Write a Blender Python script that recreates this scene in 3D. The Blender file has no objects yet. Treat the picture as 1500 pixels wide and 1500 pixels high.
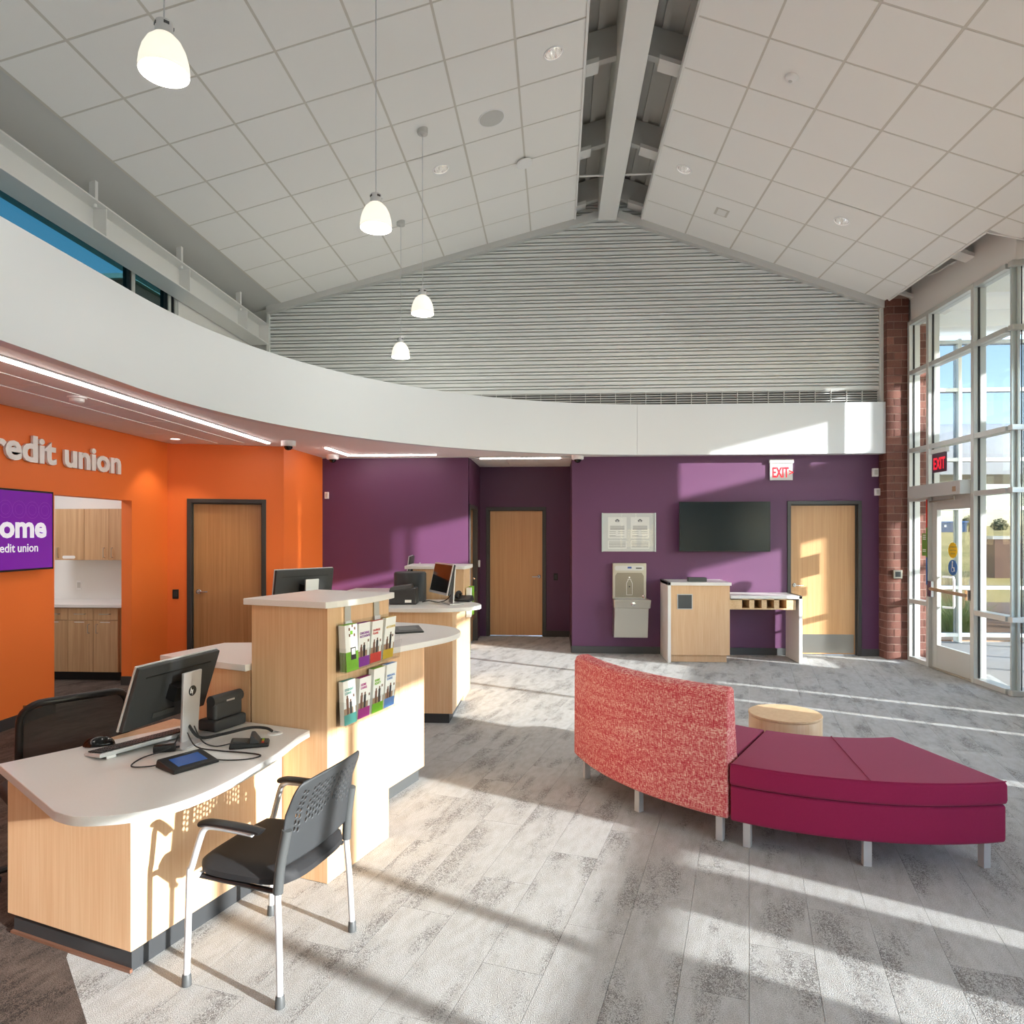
import bpy, bmesh, math, random
from mathutils import Vector, Matrix
R = math.radians
rnd = random.Random(7)
scene = bpy.context.scene
COL = scene.collection

# ------------------------------------------------------------------ camera
cam_d = bpy.data.cameras.new('camera'); cam = bpy.data.objects.new('camera', cam_d); COL.objects.link(cam)
cam.location = (0, 0, 1.70); cam.rotation_euler = (R(90), 0, math.atan(64/1000))
cam_d.sensor_width = 36; cam_d.sensor_fit = 'HORIZONTAL'; cam_d.lens = 24.0
cam_d.shift_x = 0.0; cam_d.shift_y = 32/1500
cam_d.clip_start = .02; cam_d.clip_end = 900
scene.camera = cam

# ------------------------------------------------------------------ world, sun, exposure
SUN_T = Vector((-.886, .463, -.225)).normalized()        # direction the sunlight travels
world = bpy.data.worlds.new('world'); scene.world = world; world.use_nodes = True
wn = world.node_tree; wn.nodes.clear()
sky = wn.nodes.new('ShaderNodeTexSky'); sky.sky_type = 'NISHITA'; sky.sun_disc = False
sky.sun_elevation = R(24); sky.sun_rotation = math.atan2(-SUN_T.x, -SUN_T.y)
sky.altitude = 300; sky.air_density = 1.1; sky.dust_density = .4; sky.ozone_density = 1.6
bg = wn.nodes.new('ShaderNodeBackground'); bg.inputs['Strength'].default_value = .95
wo = wn.nodes.new('ShaderNodeOutputWorld')
wn.links.new(sky.outputs[0], bg.inputs[0]); wn.links.new(bg.outputs[0], wo.inputs[0])
sun_d = bpy.data.lights.new('sun', 'SUN'); sun = bpy.data.objects.new('sun', sun_d); COL.objects.link(sun)
sun.rotation_euler = SUN_T.to_track_quat('-Z', 'Y').to_euler()
sun_d.energy = 14.0; sun_d.angle = R(.8); sun_d.color = (1.0, .995, .985)
scene.view_settings.view_transform = 'Standard'; scene.view_settings.look = 'None'
scene.view_settings.exposure = -.08; scene.view_settings.gamma = 1.0; scene.view_settings.use_curve_mapping = False

# ------------------------------------------------------------------ materials
def lin(c):
    return tuple(((v/255)/12.92 if v/255 <= .04045 else (((v/255)+.055)/1.055)**2.4) for v in c)
MATS = {}
def nd(nt, t, **kw):
    n = nt.nodes.new(t)
    for k, v in kw.items():
        if k.startswith('i_'):
            n.inputs[k[2:].replace('_', ' ')].default_value = v
        else: setattr(n, k, v)
    return n
def mat(name, rgb, rough=.6, metal=0, spec=.5, emit=None, estr=0, bump=0, bscale=200, var=0, vscale=6, alpha=1, coat=0):
    m = bpy.data.materials.new(name); m.use_nodes = True; nt = m.node_tree
    b = nt.nodes['Principled BSDF']; c = lin(rgb)
    b.inputs['Base Color'].default_value = (*c, 1); b.inputs['Roughness'].default_value = rough
    b.inputs['Metallic'].default_value = metal; b.inputs['Specular IOR Level'].default_value = spec
    b.inputs['Coat Weight'].default_value = coat
    if emit is not None:
        b.inputs['Emission Color'].default_value = (*lin(emit), 1); b.inputs['Emission Strength'].default_value = estr
    if alpha < 1: b.inputs['Alpha'].default_value = alpha
    if bump or var:
        tc = nd(nt, 'ShaderNodeTexCoord')
    if bump:
        nz = nd(nt, 'ShaderNodeTexNoise', i_Scale=bscale, i_Detail=2.0)
        bp = nd(nt, 'ShaderNodeBump', i_Strength=bump, i_Distance=.002)
        nt.links.new(tc.outputs['Object'], nz.inputs['Vector']); nt.links.new(nz.outputs[0], bp.inputs['Height'])
        nt.links.new(bp.outputs[0], b.inputs['Normal'])
    if var:
        nz = nd(nt, 'ShaderNodeTexNoise', i_Scale=vscale, i_Detail=3.0)
        mx = nd(nt, 'ShaderNodeMix', data_type='RGBA')
        mx.inputs[6].default_value = (*[v*(1-var) for v in c], 1); mx.inputs[7].default_value = (*[min(1, v*(1+var)) for v in c], 1)
        nt.links.new(tc.outputs['Object'], nz.inputs['Vector']); nt.links.new(nz.outputs[0], mx.inputs[0]); nt.links.new(mx.outputs[2], b.inputs['Base Color'])
    MATS[name] = m
    return m
def ramp(nt, stops):
    r = nd(nt, 'ShaderNodeValToRGB'); e = r.color_ramp.elements
    while len(e) < len(stops): e.new(.5)
    for i, (p, c) in enumerate(stops):
        e[i].position = p; e[i].color = (*c, 1) if len(c) == 3 else c
    return r
def wood(name, c1, c2, scale=(26, 26, 1.2), rough=.42, objrand=0.0, fine=.35):
    m = mat(name, c1, rough); nt = m.node_tree; b = nt.nodes['Principled BSDF']
    tc = nd(nt, 'ShaderNodeTexCoord'); mp = nd(nt, 'ShaderNodeMapping'); mp.inputs['Scale'].default_value = scale
    oi = nd(nt, 'ShaderNodeObjectInfo'); ad = nd(nt, 'ShaderNodeVectorMath', operation='ADD')
    sc = nd(nt, 'ShaderNodeVectorMath', operation='SCALE'); sc.inputs[0].default_value = (7, 9, 5)
    nt.links.new(oi.outputs['Random'], sc.inputs['Scale']); nt.links.new(tc.outputs['Object'], ad.inputs[0]); nt.links.new(sc.outputs[0], ad.inputs[1])
    nt.links.new(ad.outputs[0], mp.inputs['Vector'])
    n1 = nd(nt, 'ShaderNodeTexNoise', i_Scale=1.0, i_Detail=5.0, i_Roughness=.6, i_Distortion=.6)
    mp2 = nd(nt, 'ShaderNodeMapping'); mp2.inputs['Scale'].default_value = (scale[0]*7, scale[1]*7, scale[2]*3)
    n2 = nd(nt, 'ShaderNodeTexNoise', i_Scale=1.0, i_Detail=2.0)
    nt.links.new(mp.outputs[0], n1.inputs['Vector']); nt.links.new(ad.outputs[0], mp2.inputs['Vector']); nt.links.new(mp2.outputs[0], n2.inputs['Vector'])
    mf = nd(nt, 'ShaderNodeMix', data_type='FLOAT'); mf.inputs[0].default_value = fine
    nt.links.new(n1.outputs[0], mf.inputs[2]); nt.links.new(n2.outputs[0], mf.inputs[3])
    rp = ramp(nt, [(.34, lin(c2)), (.62, lin(c1))]); nt.links.new(mf.outputs[0], rp.inputs[0])
    nt.links.new(rp.outputs[0], b.inputs['Base Color'])
    return m
mat('ceiling_tile', (248, 247, 243), .9, bump=.25, bscale=120)
mat('grid_white', (214, 210, 200), .5)
mat('drywall_white', (240, 239, 235), .55)
mat('band_white', (228, 232, 233), .38)
mat('soffit_white', (246, 243, 240), .8)
mat('steel_white', (236, 236, 232), .45)
mat('steel_grey', (206, 206, 202), .5)
mat('siding', (230, 233, 229), .42)
mat('deck', (214, 212, 206), .6)
mat('grille_dark', (112, 112, 108), .6)
mat('orange', (244, 122, 50), .5, bump=.08, bscale=300)
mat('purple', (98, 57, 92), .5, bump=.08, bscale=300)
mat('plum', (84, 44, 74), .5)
mat('base_dark', (58, 54, 52), .5)
mat('frame_dark', (62, 60, 58), .4)
mat('alu', (205, 207, 203), .38, metal=.25)
mat('gasket', (45, 46, 46), .6)
mat('steel_brushed', (190, 186, 176), .32, metal=1)
mat('chrome', (225, 225, 225), .15, metal=1)
mat('silver', (200, 201, 203), .35, metal=.6)
mat('silver_paint', (206, 208, 210), .35, metal=.3)
mat('black', (22, 22, 23), .45)
mat('black_soft', (34, 34, 36), .7, bump=.3, bscale=900)
mat('black_gloss', (10, 11, 12), .12)
mat('plastic_grey', (74, 76, 76), .5)
mat('charcoal', (52, 54, 56), .55)
mat('white_plastic', (247, 247, 246), .4)
mat('quartz', (232, 230, 226), .28, var=.05, vscale=260)
mat('screen_blue', (40, 70, 130), .2, emit=(70, 105, 170), estr=.25)
mat('screen_dark', (2, 22, 28), .22, spec=.3)
mat('screen_purple', (104, 30, 140), .25, emit=(110, 32, 148), estr=.55)
mat('screen_text', (225, 225, 235), .4, emit=(220, 220, 235), estr=.5)
mat('paper', (240, 240, 236), .7)
mat('ink', (110, 110, 112), .8)
mat('red_sign', (235, 30, 52), .4, emit=(255, 40, 60), estr=.7)
mat('sign_face', (214, 216, 214), .35)
mat('sign_dark', (96, 60, 76), .3)
mat('mortar', (156, 132, 120), .9)
mat('lamp_glow', (255, 250, 238), .5, emit=(255, 246, 230), estr=9)
mat('led', (255, 250, 245), .5, emit=(255, 244, 238), estr=20)
mat('down_glow', (255, 250, 245), .5, emit=(255, 238, 222), estr=6)
mat('reflector', (246, 246, 246), .15, metal=.9)
mat('concrete', (212, 210, 205), .9, var=.08, vscale=3)
mat('asphalt', (142, 139, 134), .9)
mat('mulch', (172, 138, 112), .95, bump=1, bscale=60, var=.35, vscale=30)
mat('blue_building', (48, 84, 124), .7)
mat('leaf_green', (86, 98, 66), .8)
mat('straw', (240, 220, 176), .8)
mat('grass_green', (168, 184, 112), .8)
mat('white_ext', (242, 242, 240), .6)
mat('glass_edge', (196, 208, 206), .2)
for n, c in dict(yellow=(240, 196, 20), blue=(52, 110, 178), green=(104, 148, 58), lime=(120, 186, 40), violet=(132, 44, 156), red=(206, 60, 48), gold=(206, 172, 34),
                 teal=(82, 162, 152), pink=(178, 54, 140), sky=(98, 146, 208), brown=(120, 84, 66), dark_red=(190, 40, 40), tan=(170, 140, 112)).items():
    mat('c_' + n, c, .5, var=.06, vscale=40)
# glass: thin, mostly transparent with a surface reflection
def glass(name, tint=(240, 246, 245), refl=.07):
    m = bpy.data.materials.new(name); m.use_nodes = True; nt = m.node_tree; nt.nodes.clear()
    o = nd(nt, 'ShaderNodeOutputMaterial'); t = nd(nt, 'ShaderNodeBsdfTransparent'); g = nd(nt, 'ShaderNodeBsdfGlossy', i_Roughness=.02)
    t.inputs[0].default_value = (*lin(tint), 1); mx = nd(nt, 'ShaderNodeMixShader'); fr = nd(nt, 'ShaderNodeFresnel', i_IOR=1.45)
    nt.links.new(fr.outputs[0], mx.inputs[0])
    nt.links.new(t.outputs[0], mx.inputs[1]); nt.links.new(g.outputs[0], mx.inputs[2]); nt.links.new(mx.outputs[0], o.inputs[0])
    MATS[name] = m
glass('glass'); glass('acrylic', (246, 246, 246))
# pendant shade: opal glass, glowing
m = mat('opal', (250, 246, 236), .25, emit=(255, 246, 226), estr=.75)
wood('maple', (226, 190, 150), (214, 170, 127), (14, 14, .9), fine=.5)
wood('maple_box', (232, 198, 154), (212, 170, 122), (14, 14, 30))
wood('oak_door', (196, 146, 96), (174, 122, 74), (40, 40, .7), .4)
wood('oak_light', (214, 168, 118), (198, 148, 98), (40, 40, .7), .4)
wood('kitchen_wood', (206, 170, 128), (178, 138, 96), (36, 36, .9), .45)
wood('drum_wood', (236, 204, 164), (222, 184, 138), (30, 30, 1))
# brick with a colour of its own for each brick
def brickmat(name, ca, cb):
    m = mat(name, ca, .85, bump=.8, bscale=90); nt = m.node_tree; b = nt.nodes['Principled BSDF']
    oi = nd(nt, 'ShaderNodeObjectInfo'); tc = nd(nt, 'ShaderNodeTexCoord'); nz = nd(nt, 'ShaderNodeTexNoise', i_Scale=70.0, i_Detail=3.0)
    nt.links.new(tc.outputs['Object'], nz.inputs['Vector'])
    mm = nd(nt, 'ShaderNodeMath', operation='MULTIPLY_ADD'); mm.inputs[1].default_value = .7
    nt.links.new(nz.outputs[0], mm.inputs[0]); m2 = nd(nt, 'ShaderNodeMath', operation='MULTIPLY_ADD'); m2.inputs[1].default_value = .5; m2.inputs[2].default_value = -.15
    nt.links.new(oi.outputs['Random'], m2.inputs[0]); nt.links.new(m2.outputs[0], mm.inputs[2])
    rp = ramp(nt, [(.25, lin(ca)), (.8, lin(cb))]); nt.links.new(mm.outputs[0], rp.inputs[0]); nt.links.new(rp.outputs[0], b.inputs['Base Color'])
brickmat('brick', (98, 59, 49), (136, 90, 77))
# fabric
def tweed():
    m = mat('tweed', (214, 90, 84), .9); nt = m.node_tree; b = nt.nodes['Principled BSDF']
    tc = nd(nt, 'ShaderNodeTexCoord'); ns = []
    for sc in ((48, 48, 250), (220, 220, 44)):
        mp = nd(nt, 'ShaderNodeMapping'); mp.inputs['Scale'].default_value = sc; n = nd(nt, 'ShaderNodeTexNoise', i_Scale=1.0, i_Detail=2.0)
        nt.links.new(tc.outputs['Object'], mp.inputs['Vector']); nt.links.new(mp.outputs[0], n.inputs['Vector']); ns.append(n)
    mp = nd(nt, 'ShaderNodeMapping'); mp.inputs['Scale'].default_value = (1.5, 1.5, 34); n3 = nd(nt, 'ShaderNodeTexNoise', i_Scale=1.0, i_Detail=2.0)
    nt.links.new(tc.outputs['Object'], mp.inputs['Vector']); nt.links.new(mp.outputs[0], n3.inputs['Vector'])
    a = nd(nt, 'ShaderNodeMath', operation='ADD'); nt.links.new(ns[0].outputs[0], a.inputs[0]); nt.links.new(ns[1].outputs[0], a.inputs[1])
    a2 = nd(nt, 'ShaderNodeMath', operation='MULTIPLY_ADD'); a2.inputs[1].default_value = .30; nt.links.new(n3.outputs[0], a2.inputs[0]); nt.links.new(a.outputs[0], a2.inputs[2])
    rp = ramp(nt, [(.40, lin((192, 52, 68))), (.50, lin((212, 104, 106))), (.61, lin((240, 200, 186)))])
    dv = nd(nt, 'ShaderNodeMath', operation='MULTIPLY'); dv.inputs[1].default_value = .435
    nt.links.new(a2.outputs[0], dv.inputs[0]); nt.links.new(dv.outputs[0], rp.inputs[0]); nt.links.new(rp.outputs[0], b.inputs['Base Color'])
    bp = nd(nt, 'ShaderNodeBump', i_Strength=.5, i_Distance=.002); nt.links.new(a.outputs[0], bp.inputs['Height']); nt.links.new(bp.outputs[0], b.inputs['Normal'])
tweed()
mat('magenta', (148, 6, 70), .85, bump=.4, bscale=700, var=.08, vscale=90)
MATS['magenta'].node_tree.nodes['Principled BSDF'].inputs['Sheen Weight'].default_value = .12
# carpet
PLANK_A = R(15.5)
def carpet(name, light, mid, dark, dens=0.0, rows=False):
    m = mat(name, light, .95, spec=.2); nt = m.node_tree; b = nt.nodes['Principled BSDF']
    g = nd(nt, 'ShaderNodeNewGeometry'); oi = nd(nt, 'ShaderNodeObjectInfo')
    mp = nd(nt, 'ShaderNodeMapping'); mp.inputs['Rotation'].default_value = (0, 0, PLANK_A); nt.links.new(g.outputs['Position'], mp.inputs['Vector'])
    rs = nd(nt, 'ShaderNodeMath', operation='ADD'); nt.links.new(oi.outputs['Random'], rs.inputs[0]); nt.links.new(g.outputs['Random Per Island'], rs.inputs[1])
    off = nd(nt, 'ShaderNodeVectorMath', operation='SCALE'); off.inputs[0].default_value = (37, 53, 11); nt.links.new(rs.outputs[0], off.inputs['Scale'])
    ad = nd(nt, 'ShaderNodeVectorMath', operation='ADD'); nt.links.new(mp.outputs[0], ad.inputs[0]); nt.links.new(off.outputs[0], ad.inputs[1])
    # density of the dark squiggles: streaks along the plank
    m1 = nd(nt, 'ShaderNodeMapping'); m1.inputs['Scale'].default_value = (6.5, 1.9, 1); nt.links.new(ad.outputs[0], m1.inputs['Vector'])
    d1 = nd(nt, 'ShaderNodeTexNoise', i_Scale=1.0, i_Detail=4.0, i_Roughness=.55); nt.links.new(m1.outputs[0], d1.inputs['Vector'])
    # squiggles
    m2 = nd(nt, 'ShaderNodeMapping'); m2.inputs['Scale'].default_value = (88, 66, 1); nt.links.new(ad.outputs[0], m2.inputs['Vector'])
    n2 = nd(nt, 'ShaderNodeTexNoise', i_Scale=1.0, i_Detail=2.0, i_Distortion=1.2); nt.links.new(m2.outputs[0], n2.inputs['Vector'])
    ab = nd(nt, 'ShaderNodeMath', operation='SUBTRACT'); ab.inputs[1].default_value = .5; nt.links.new(n2.outputs[0], ab.inputs[0])
    ab2 = nd(nt, 'ShaderNodeMath', operation='ABSOLUTE'); nt.links.new(ab.outputs[0], ab2.inputs[0])
    # width of lines from density
    wd = nd(nt, 'ShaderNodeMapRange'); wd.inputs['From Min'].default_value = .46-dens; wd.inputs['From Max'].default_value = .80-dens
    wd.inputs['To Min'].default_value = -.02; wd.inputs['To Max'].default_value = .13; nt.links.new(d1.outputs[0], wd.inputs['Value'])
    lt = nd(nt, 'ShaderNodeMath', operation='SUBTRACT'); nt.links.new(wd.outputs[0], lt.inputs[0]); nt.links.new(ab2.outputs[0], lt.inputs[1])
    sm = nd(nt, 'ShaderNodeMapRange'); sm.inputs['From Min'].default_value = -.02; sm.inputs['From Max'].default_value = .02; nt.links.new(lt.outputs[0], sm.inputs['Value'])
    # base tone
    m3 = nd(nt, 'ShaderNodeMapping'); m3.inputs['Scale'].default_value = (26, 10, 1); nt.links.new(ad.outputs[0], m3.inputs['Vector'])
    n3 = nd(nt, 'ShaderNodeTexNoise', i_Scale=1.0, i_Detail=5.0); nt.links.new(m3.outputs[0], n3.inputs['Vector'])
    rp = ramp(nt, [(.32, lin(mid)), (.62, lin(light))]); nt.links.new(n3.outputs[0], rp.inputs[0])
    mx = nd(nt, 'ShaderNodeMix', data_type='RGBA'); mx.inputs[7].default_value = (*lin(dark), 1)
    sf = nd(nt, 'ShaderNodeMath', operation='MULTIPLY'); sf.inputs[1].default_value = .70; nt.links.new(sm.outputs[0], sf.inputs[0])
    nt.links.new(sf.outputs[0], mx.inputs[0]); nt.links.new(rp.outputs[0], mx.inputs[6])
    # fine pile
    n4 = nd(nt, 'ShaderNodeTexNoise', i_Scale=230.0, i_Detail=1.5); nt.links.new(g.outputs['Position'], n4.inputs['Vector'])
    mv = nd(nt, 'ShaderNodeMapRange'); mv.inputs['From Min'].default_value = .3; mv.inputs['From Max'].default_value = .7; mv.inputs['To Min'].default_value = .72; mv.inputs['To Max'].default_value = 1.18
    nt.links.new(n4.outputs[0], mv.inputs['Value'])
    vm = nd(nt, 'ShaderNodeVectorMath', operation='SCALE'); nt.links.new(mx.outputs[2], vm.inputs[0]); nt.links.new(mv.outputs[0], vm.inputs['Scale'])
    nt.links.new(vm.outputs[0], b.inputs['Base Color'])
    bp = nd(nt, 'ShaderNodeBump', i_Strength=.6, i_Distance=.006); nt.links.new(n4.outputs[0], bp.inputs['Height']); nt.links.new(bp.outputs[0], b.inputs['Normal'])
carpet('carpet', (188, 189, 187), (177, 176, 172), (90, 86, 82))
carpet('carpet_staff', (104, 92, 84), (84, 74, 68), (34, 30, 28), .06)
# far field outside: dry grass
m = mat('field', (196, 178, 128), .95); nt = m.node_tree; b = nt.nodes['Principled BSDF']; tc = nd(nt, 'ShaderNodeTexCoord')
n = nd(nt, 'ShaderNodeTexNoise', i_Scale=.12, i_Detail=6.0); nt.links.new(tc.outputs['Object'], n.inputs['Vector'])
rp = ramp(nt, [(.36, lin((214, 186, 96))), (.58, lin((252, 212, 124)))]); nt.links.new(n.outputs[0], rp.inputs[0]); nt.links.new(rp.outputs[0], b.inputs['Base Color'])
# purple screen pattern is geometry-free print
# ------------------------------------------------------------------ mesh helpers
class MB:
    def __init__(s): s.v = []; s.f = []
    def add(s, vs, fs):
        o = len(s.v); s.v += [tuple(v) for v in vs]; s.f += [tuple(i+o for i in f) for f in fs]; return s
    def box(s, x0, x1, y0, y1, z0, z1):
        return s.add([(x0, y0, z0), (x1, y0, z0), (x1, y1, z0), (x0, y1, z0), (x0, y0, z1), (x1, y0, z1), (x1, y1, z1), (x0, y1, z1)],
                     [(0, 3, 2, 1), (4, 5, 6, 7), (0, 1, 5, 4), (1, 2, 6, 5), (2, 3, 7, 6), (3, 0, 4, 7)])
    def hexa(s, b, t):  # bottom quad, top quad (both counter-clockwise from above)
        return s.add(list(b)+list(t), [(0, 3, 2, 1), (4, 5, 6, 7), (0, 1, 5, 4), (1, 2, 6, 5), (2, 3, 7, 6), (3, 0, 4, 7)])
    def prism(s, poly, z0, z1):
        n = len(poly)
        if sum(poly[i][0]*poly[(i+1) % n][1]-poly[(i+1) % n][0]*poly[i][1] for i in range(n)) < 0: poly = poly[::-1]
        return s.add([(x, y, z0) for x, y in poly]+[(x, y, z1) for x, y in poly],
                     [tuple(range(n-1, -1, -1)), tuple(range(n, 2*n))]+[(i, (i+1) % n, n+(i+1) % n, n+i) for i in range(n)])
    def tube(s, pts, r, n=10, cap=True):
        pts = [Vector(p) for p in pts]; rings = []; rs = r if isinstance(r, (list, tuple)) else [r]*len(pts)
        up = None
        for i, p in enumerate(pts):
            d = (pts[min(i+1, len(pts)-1)]-pts[max(i-1, 0)]).normalized()
            if up is None: up = d.orthogonal().normalized()
            up = (up-d*up.dot(d)).normalized(); w = d.cross(up)
            rings.append([p+(up*math.cos(2*math.pi*k/n)+w*math.sin(2*math.pi*k/n))*rs[i] for k in range(n)])
        vs = [q for g in rings for q in g]; fs = []
        for i in range(len(pts)-1):
            for k in range(n): fs.append((i*n+k, i*n+(k+1) % n, (i+1)*n+(k+1) % n, (i+1)*n+k))
        if cap: fs += [tuple(range(n-1, -1, -1)), tuple(range((len(pts)-1)*n, len(pts)*n))]
        return s.add(vs, fs)
    def lathe(s, prof, n=32, c=(0, 0, 0), close=False):
        vs = []; fs = []; m_ = len(prof)
        for r_, z in prof:
            for k in range(n): a = 2*math.pi*k/n; vs.append((c[0]+r_*math.cos(a), c[1]+r_*math.sin(a), c[2]+z))
        for i in range(m_-1):
            for k in range(n): fs.append((i*n+k, i*n+(k+1) % n, (i+1)*n+(k+1) % n, (i+1)*n+k))
        if close: fs += [tuple(range(n-1, -1, -1)), tuple(range((m_-1)*n, m_*n))]
        return s.add(vs, fs)
    def cyl(s, x, y, z0, z1, r, n=24): return s.lathe([(r, z0), (r, z1)], n, (x, y, 0), True)
    def sweep(s, prof, a0, a1, n, c=(0, 0)):
        # profile of (r, z), swept round a vertical axis
        m_ = len(prof); vs = []; fs = []
        for i in range(n+1):
            a = a0+(a1-a0)*i/n
            for r_, z in prof: vs.append((c[0]+r_*math.cos(a), c[1]+r_*math.sin(a), z))
        for i in range(n):
            for k in range(m_): fs.append((i*m_+k, (i+1)*m_+k, (i+1)*m_+(k+1) % m_, i*m_+(k+1) % m_))
        fs += [tuple(range(m_)), tuple(range((n+1)*m_-1, n*m_-1, -1))]
        return s.add(vs, fs)
    def xf(s, M, start=0):
        s.v = s.v[:start]+[tuple(M @ Vector(v)) for v in s.v[start:]]; return s
    def mesh(s, name):
        me = bpy.data.meshes.new(name); me.from_pydata(s.v, [], s.f); me.update(); return me
def setp(o, label=None, cat=None, group=None, kind=None):
    for k, v in (('label', label), ('category', cat), ('group', group), ('kind', kind)):
        if v: o[k] = v
    return o
def obj(name, mb, m, parent=None, loc=None, rot=None, smooth=False, bevel=0, seg=2, **kw):
    me = mb.mesh(name) if isinstance(mb, MB) else mb
    if not me.materials: me.materials.append(MATS[m])
    if isinstance(mb, MB):
        bm = bmesh.new(); bm.from_mesh(me); bmesh.ops.recalc_face_normals(bm, faces=bm.faces); bm.to_mesh(me); bm.free()
    o = bpy.data.objects.new(name, me); COL.objects.link(o)
    if parent: o.parent = parent
    if loc: o.location = loc
    if rot is not None: o.rotation_euler = rot if isinstance(rot, (tuple, list)) else (0, 0, rot)
    if smooth:
        for p in me.polygons: p.use_smooth = True
        if smooth != 'all':
            try:
                me.set_sharp_from_angle(angle=R(40))
            except Exception: pass
    if bevel:
        b = o.modifiers.new('bevel', 'BEVEL'); b.width = bevel; b.segments = seg; b.limit_method = 'ANGLE'; b.angle_limit = R(40)
        for p in me.polygons: p.use_smooth = True
        w = o.modifiers.new('wn', 'WEIGHTED_NORMAL'); w.keep_sharp = True
    setp(o, **kw)
    return o
def thing(name, label=None, cat=None, loc=(0, 0, 0), rot=0, group=None, kind=None):
    o = bpy.data.objects.new(name, None); COL.objects.link(o); o.location = loc; o.empty_display_size = .1
    o.rotation_euler = rot if isinstance(rot, (tuple, list)) else (0, 0, rot)
    return setp(o, label, cat, group, kind)
def B(*a): return MB().box(*a)
def copy_tree(o, parent=None):
    c = o.copy(); COL.objects.link(c); c.parent = parent
    for ch in list(o.children): copy_tree(ch, c)
    return c
def text(name, body, size, m, parent=None, mtx=None, ext=.0008, bold=0, align='LEFT', sx=1.0):
    cu = bpy.data.curves.new(name, 'FONT'); cu.body = body; cu.size = size; cu.extrude = ext; cu.offset = bold; cu.align_x = align; cu.resolution_u = 3
    t = bpy.data.objects.new(name, cu); COL.objects.link(t)
    dg = bpy.context.evaluated_depsgraph_get(); dg.update()
    me = bpy.data.meshes.new_from_object(t.evaluated_get(dg)); bpy.data.objects.remove(t); bpy.data.curves.remove(cu)
    if sx != 1.0: me.transform(Matrix.Diagonal((sx, 1, 1, 1)))
    me.materials.clear(); me.materials.append(MATS[m])
    o = bpy.data.objects.new(name, me); COL.objects.link(o)
    if parent: o.parent = parent
    if mtx is not None: o.matrix_local = mtx
    return o
def frame(origin, xdir, ydir):
    x = Vector(xdir).normalized(); y = Vector(ydir).normalized(); z = x.cross(y); M = Matrix((x, y, z)).transposed().to_4x4(); M.translation = Vector(origin); return M
def wallbox(p, q, th, z0, z1):
    # box standing along p->q, thickness th to the left of the direction
    p = Vector(p); q = Vector(q); d = (q-p).normalized(); n = Vector((-d.y, d.x))*th
    return MB().prism([tuple(p), tuple(q), tuple(q+n), tuple(p+n)], z0, z1)
def catmull(pts, n=6):
    out = []
    for i in range(len(pts)-1):
        p0 = Vector(pts[max(i-1, 0)]); p1 = Vector(pts[i]); p2 = Vector(pts[i+1]); p3 = Vector(pts[min(i+2, len(pts)-1)])
        for k in range(n):
            t = k/n; out.append(tuple(.5*((2*p1)+(p2-p0)*t+(2*p0-5*p1+4*p2-p3)*t*t+(3*p1-p0-3*p2+p3)*t**3)))
    out.append(tuple(pts[-1])); return out
STRUCT = dict(kind='structure')
# thin architectural glass: reflection rises towards grazing angles, the same from both sides
def thin_glass(name, tint, lo, hi):
    m = bpy.data.materials.new(name); m.use_nodes = True; nt = m.node_tree; nt.nodes.clear()
    o = nd(nt, 'ShaderNodeOutputMaterial'); t = nd(nt, 'ShaderNodeBsdfTransparent'); g = nd(nt, 'ShaderNodeBsdfGlossy', i_Roughness=.01)
    t.inputs[0].default_value = (*lin(tint), 1); mx = nd(nt, 'ShaderNodeMixShader'); lw = nd(nt, 'ShaderNodeLayerWeight')
    pw = nd(nt, 'ShaderNodeMath', operation='POWER'); pw.inputs[1].default_value = 5; nt.links.new(lw.outputs['Facing'], pw.inputs[0])
    ma = nd(nt, 'ShaderNodeMath', operation='MULTIPLY_ADD'); ma.inputs[1].default_value = hi; ma.inputs[2].default_value = lo
    nt.links.new(pw.outputs[0], ma.inputs[0]); nt.links.new(ma.outputs[0], mx.inputs[0])
    nt.links.new(t.outputs[0], mx.inputs[1]); nt.links.new(g.outputs[0], mx.inputs[2]); nt.links.new(mx.outputs[0], o.inputs[0])
    MATS[name] = m
thin_glass('glass', (253, 254, 254), .015, .35)
thin_glass('dimming_glass', (194, 196, 198), .015, .35)  # tint put in to dim the bright view outdoors
thin_glass('acrylic', (250, 251, 251), .012, .3)

def proj(x, y, z):
    yaw = math.atan(.064); c, s = math.cos(yaw), math.sin(yaw)
    d = -s*x+c*y; r = c*x+s*y
    return (750+1000*r/d, 782-1000*(z-1.7)/d, d) if d > .05 else (9e9, 9e9, d)
def inside(poly, x, y):
    r = False; n = len(poly)
    for i in range(n):
        (x1, y1), (x2, y2) = poly[i], poly[(i+1) % n]
        if (y1 > y) != (y2 > y) and x < (x2-x1)*(y-y1)/(y2-y1)+x1: r = not r
    return r
# facade line: starts at the vestibule corner and runs back past the camera
FU = Vector((-math.sin(R(15)), -math.cos(R(15)))); F0 = Vector((5.02, 7.42)); FN = Vector((FU.y, -FU.x))   # FN points into the room? fixed below
if FN.x > 0: FN = -FN
def fp(k): return F0+FU*k

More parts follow.
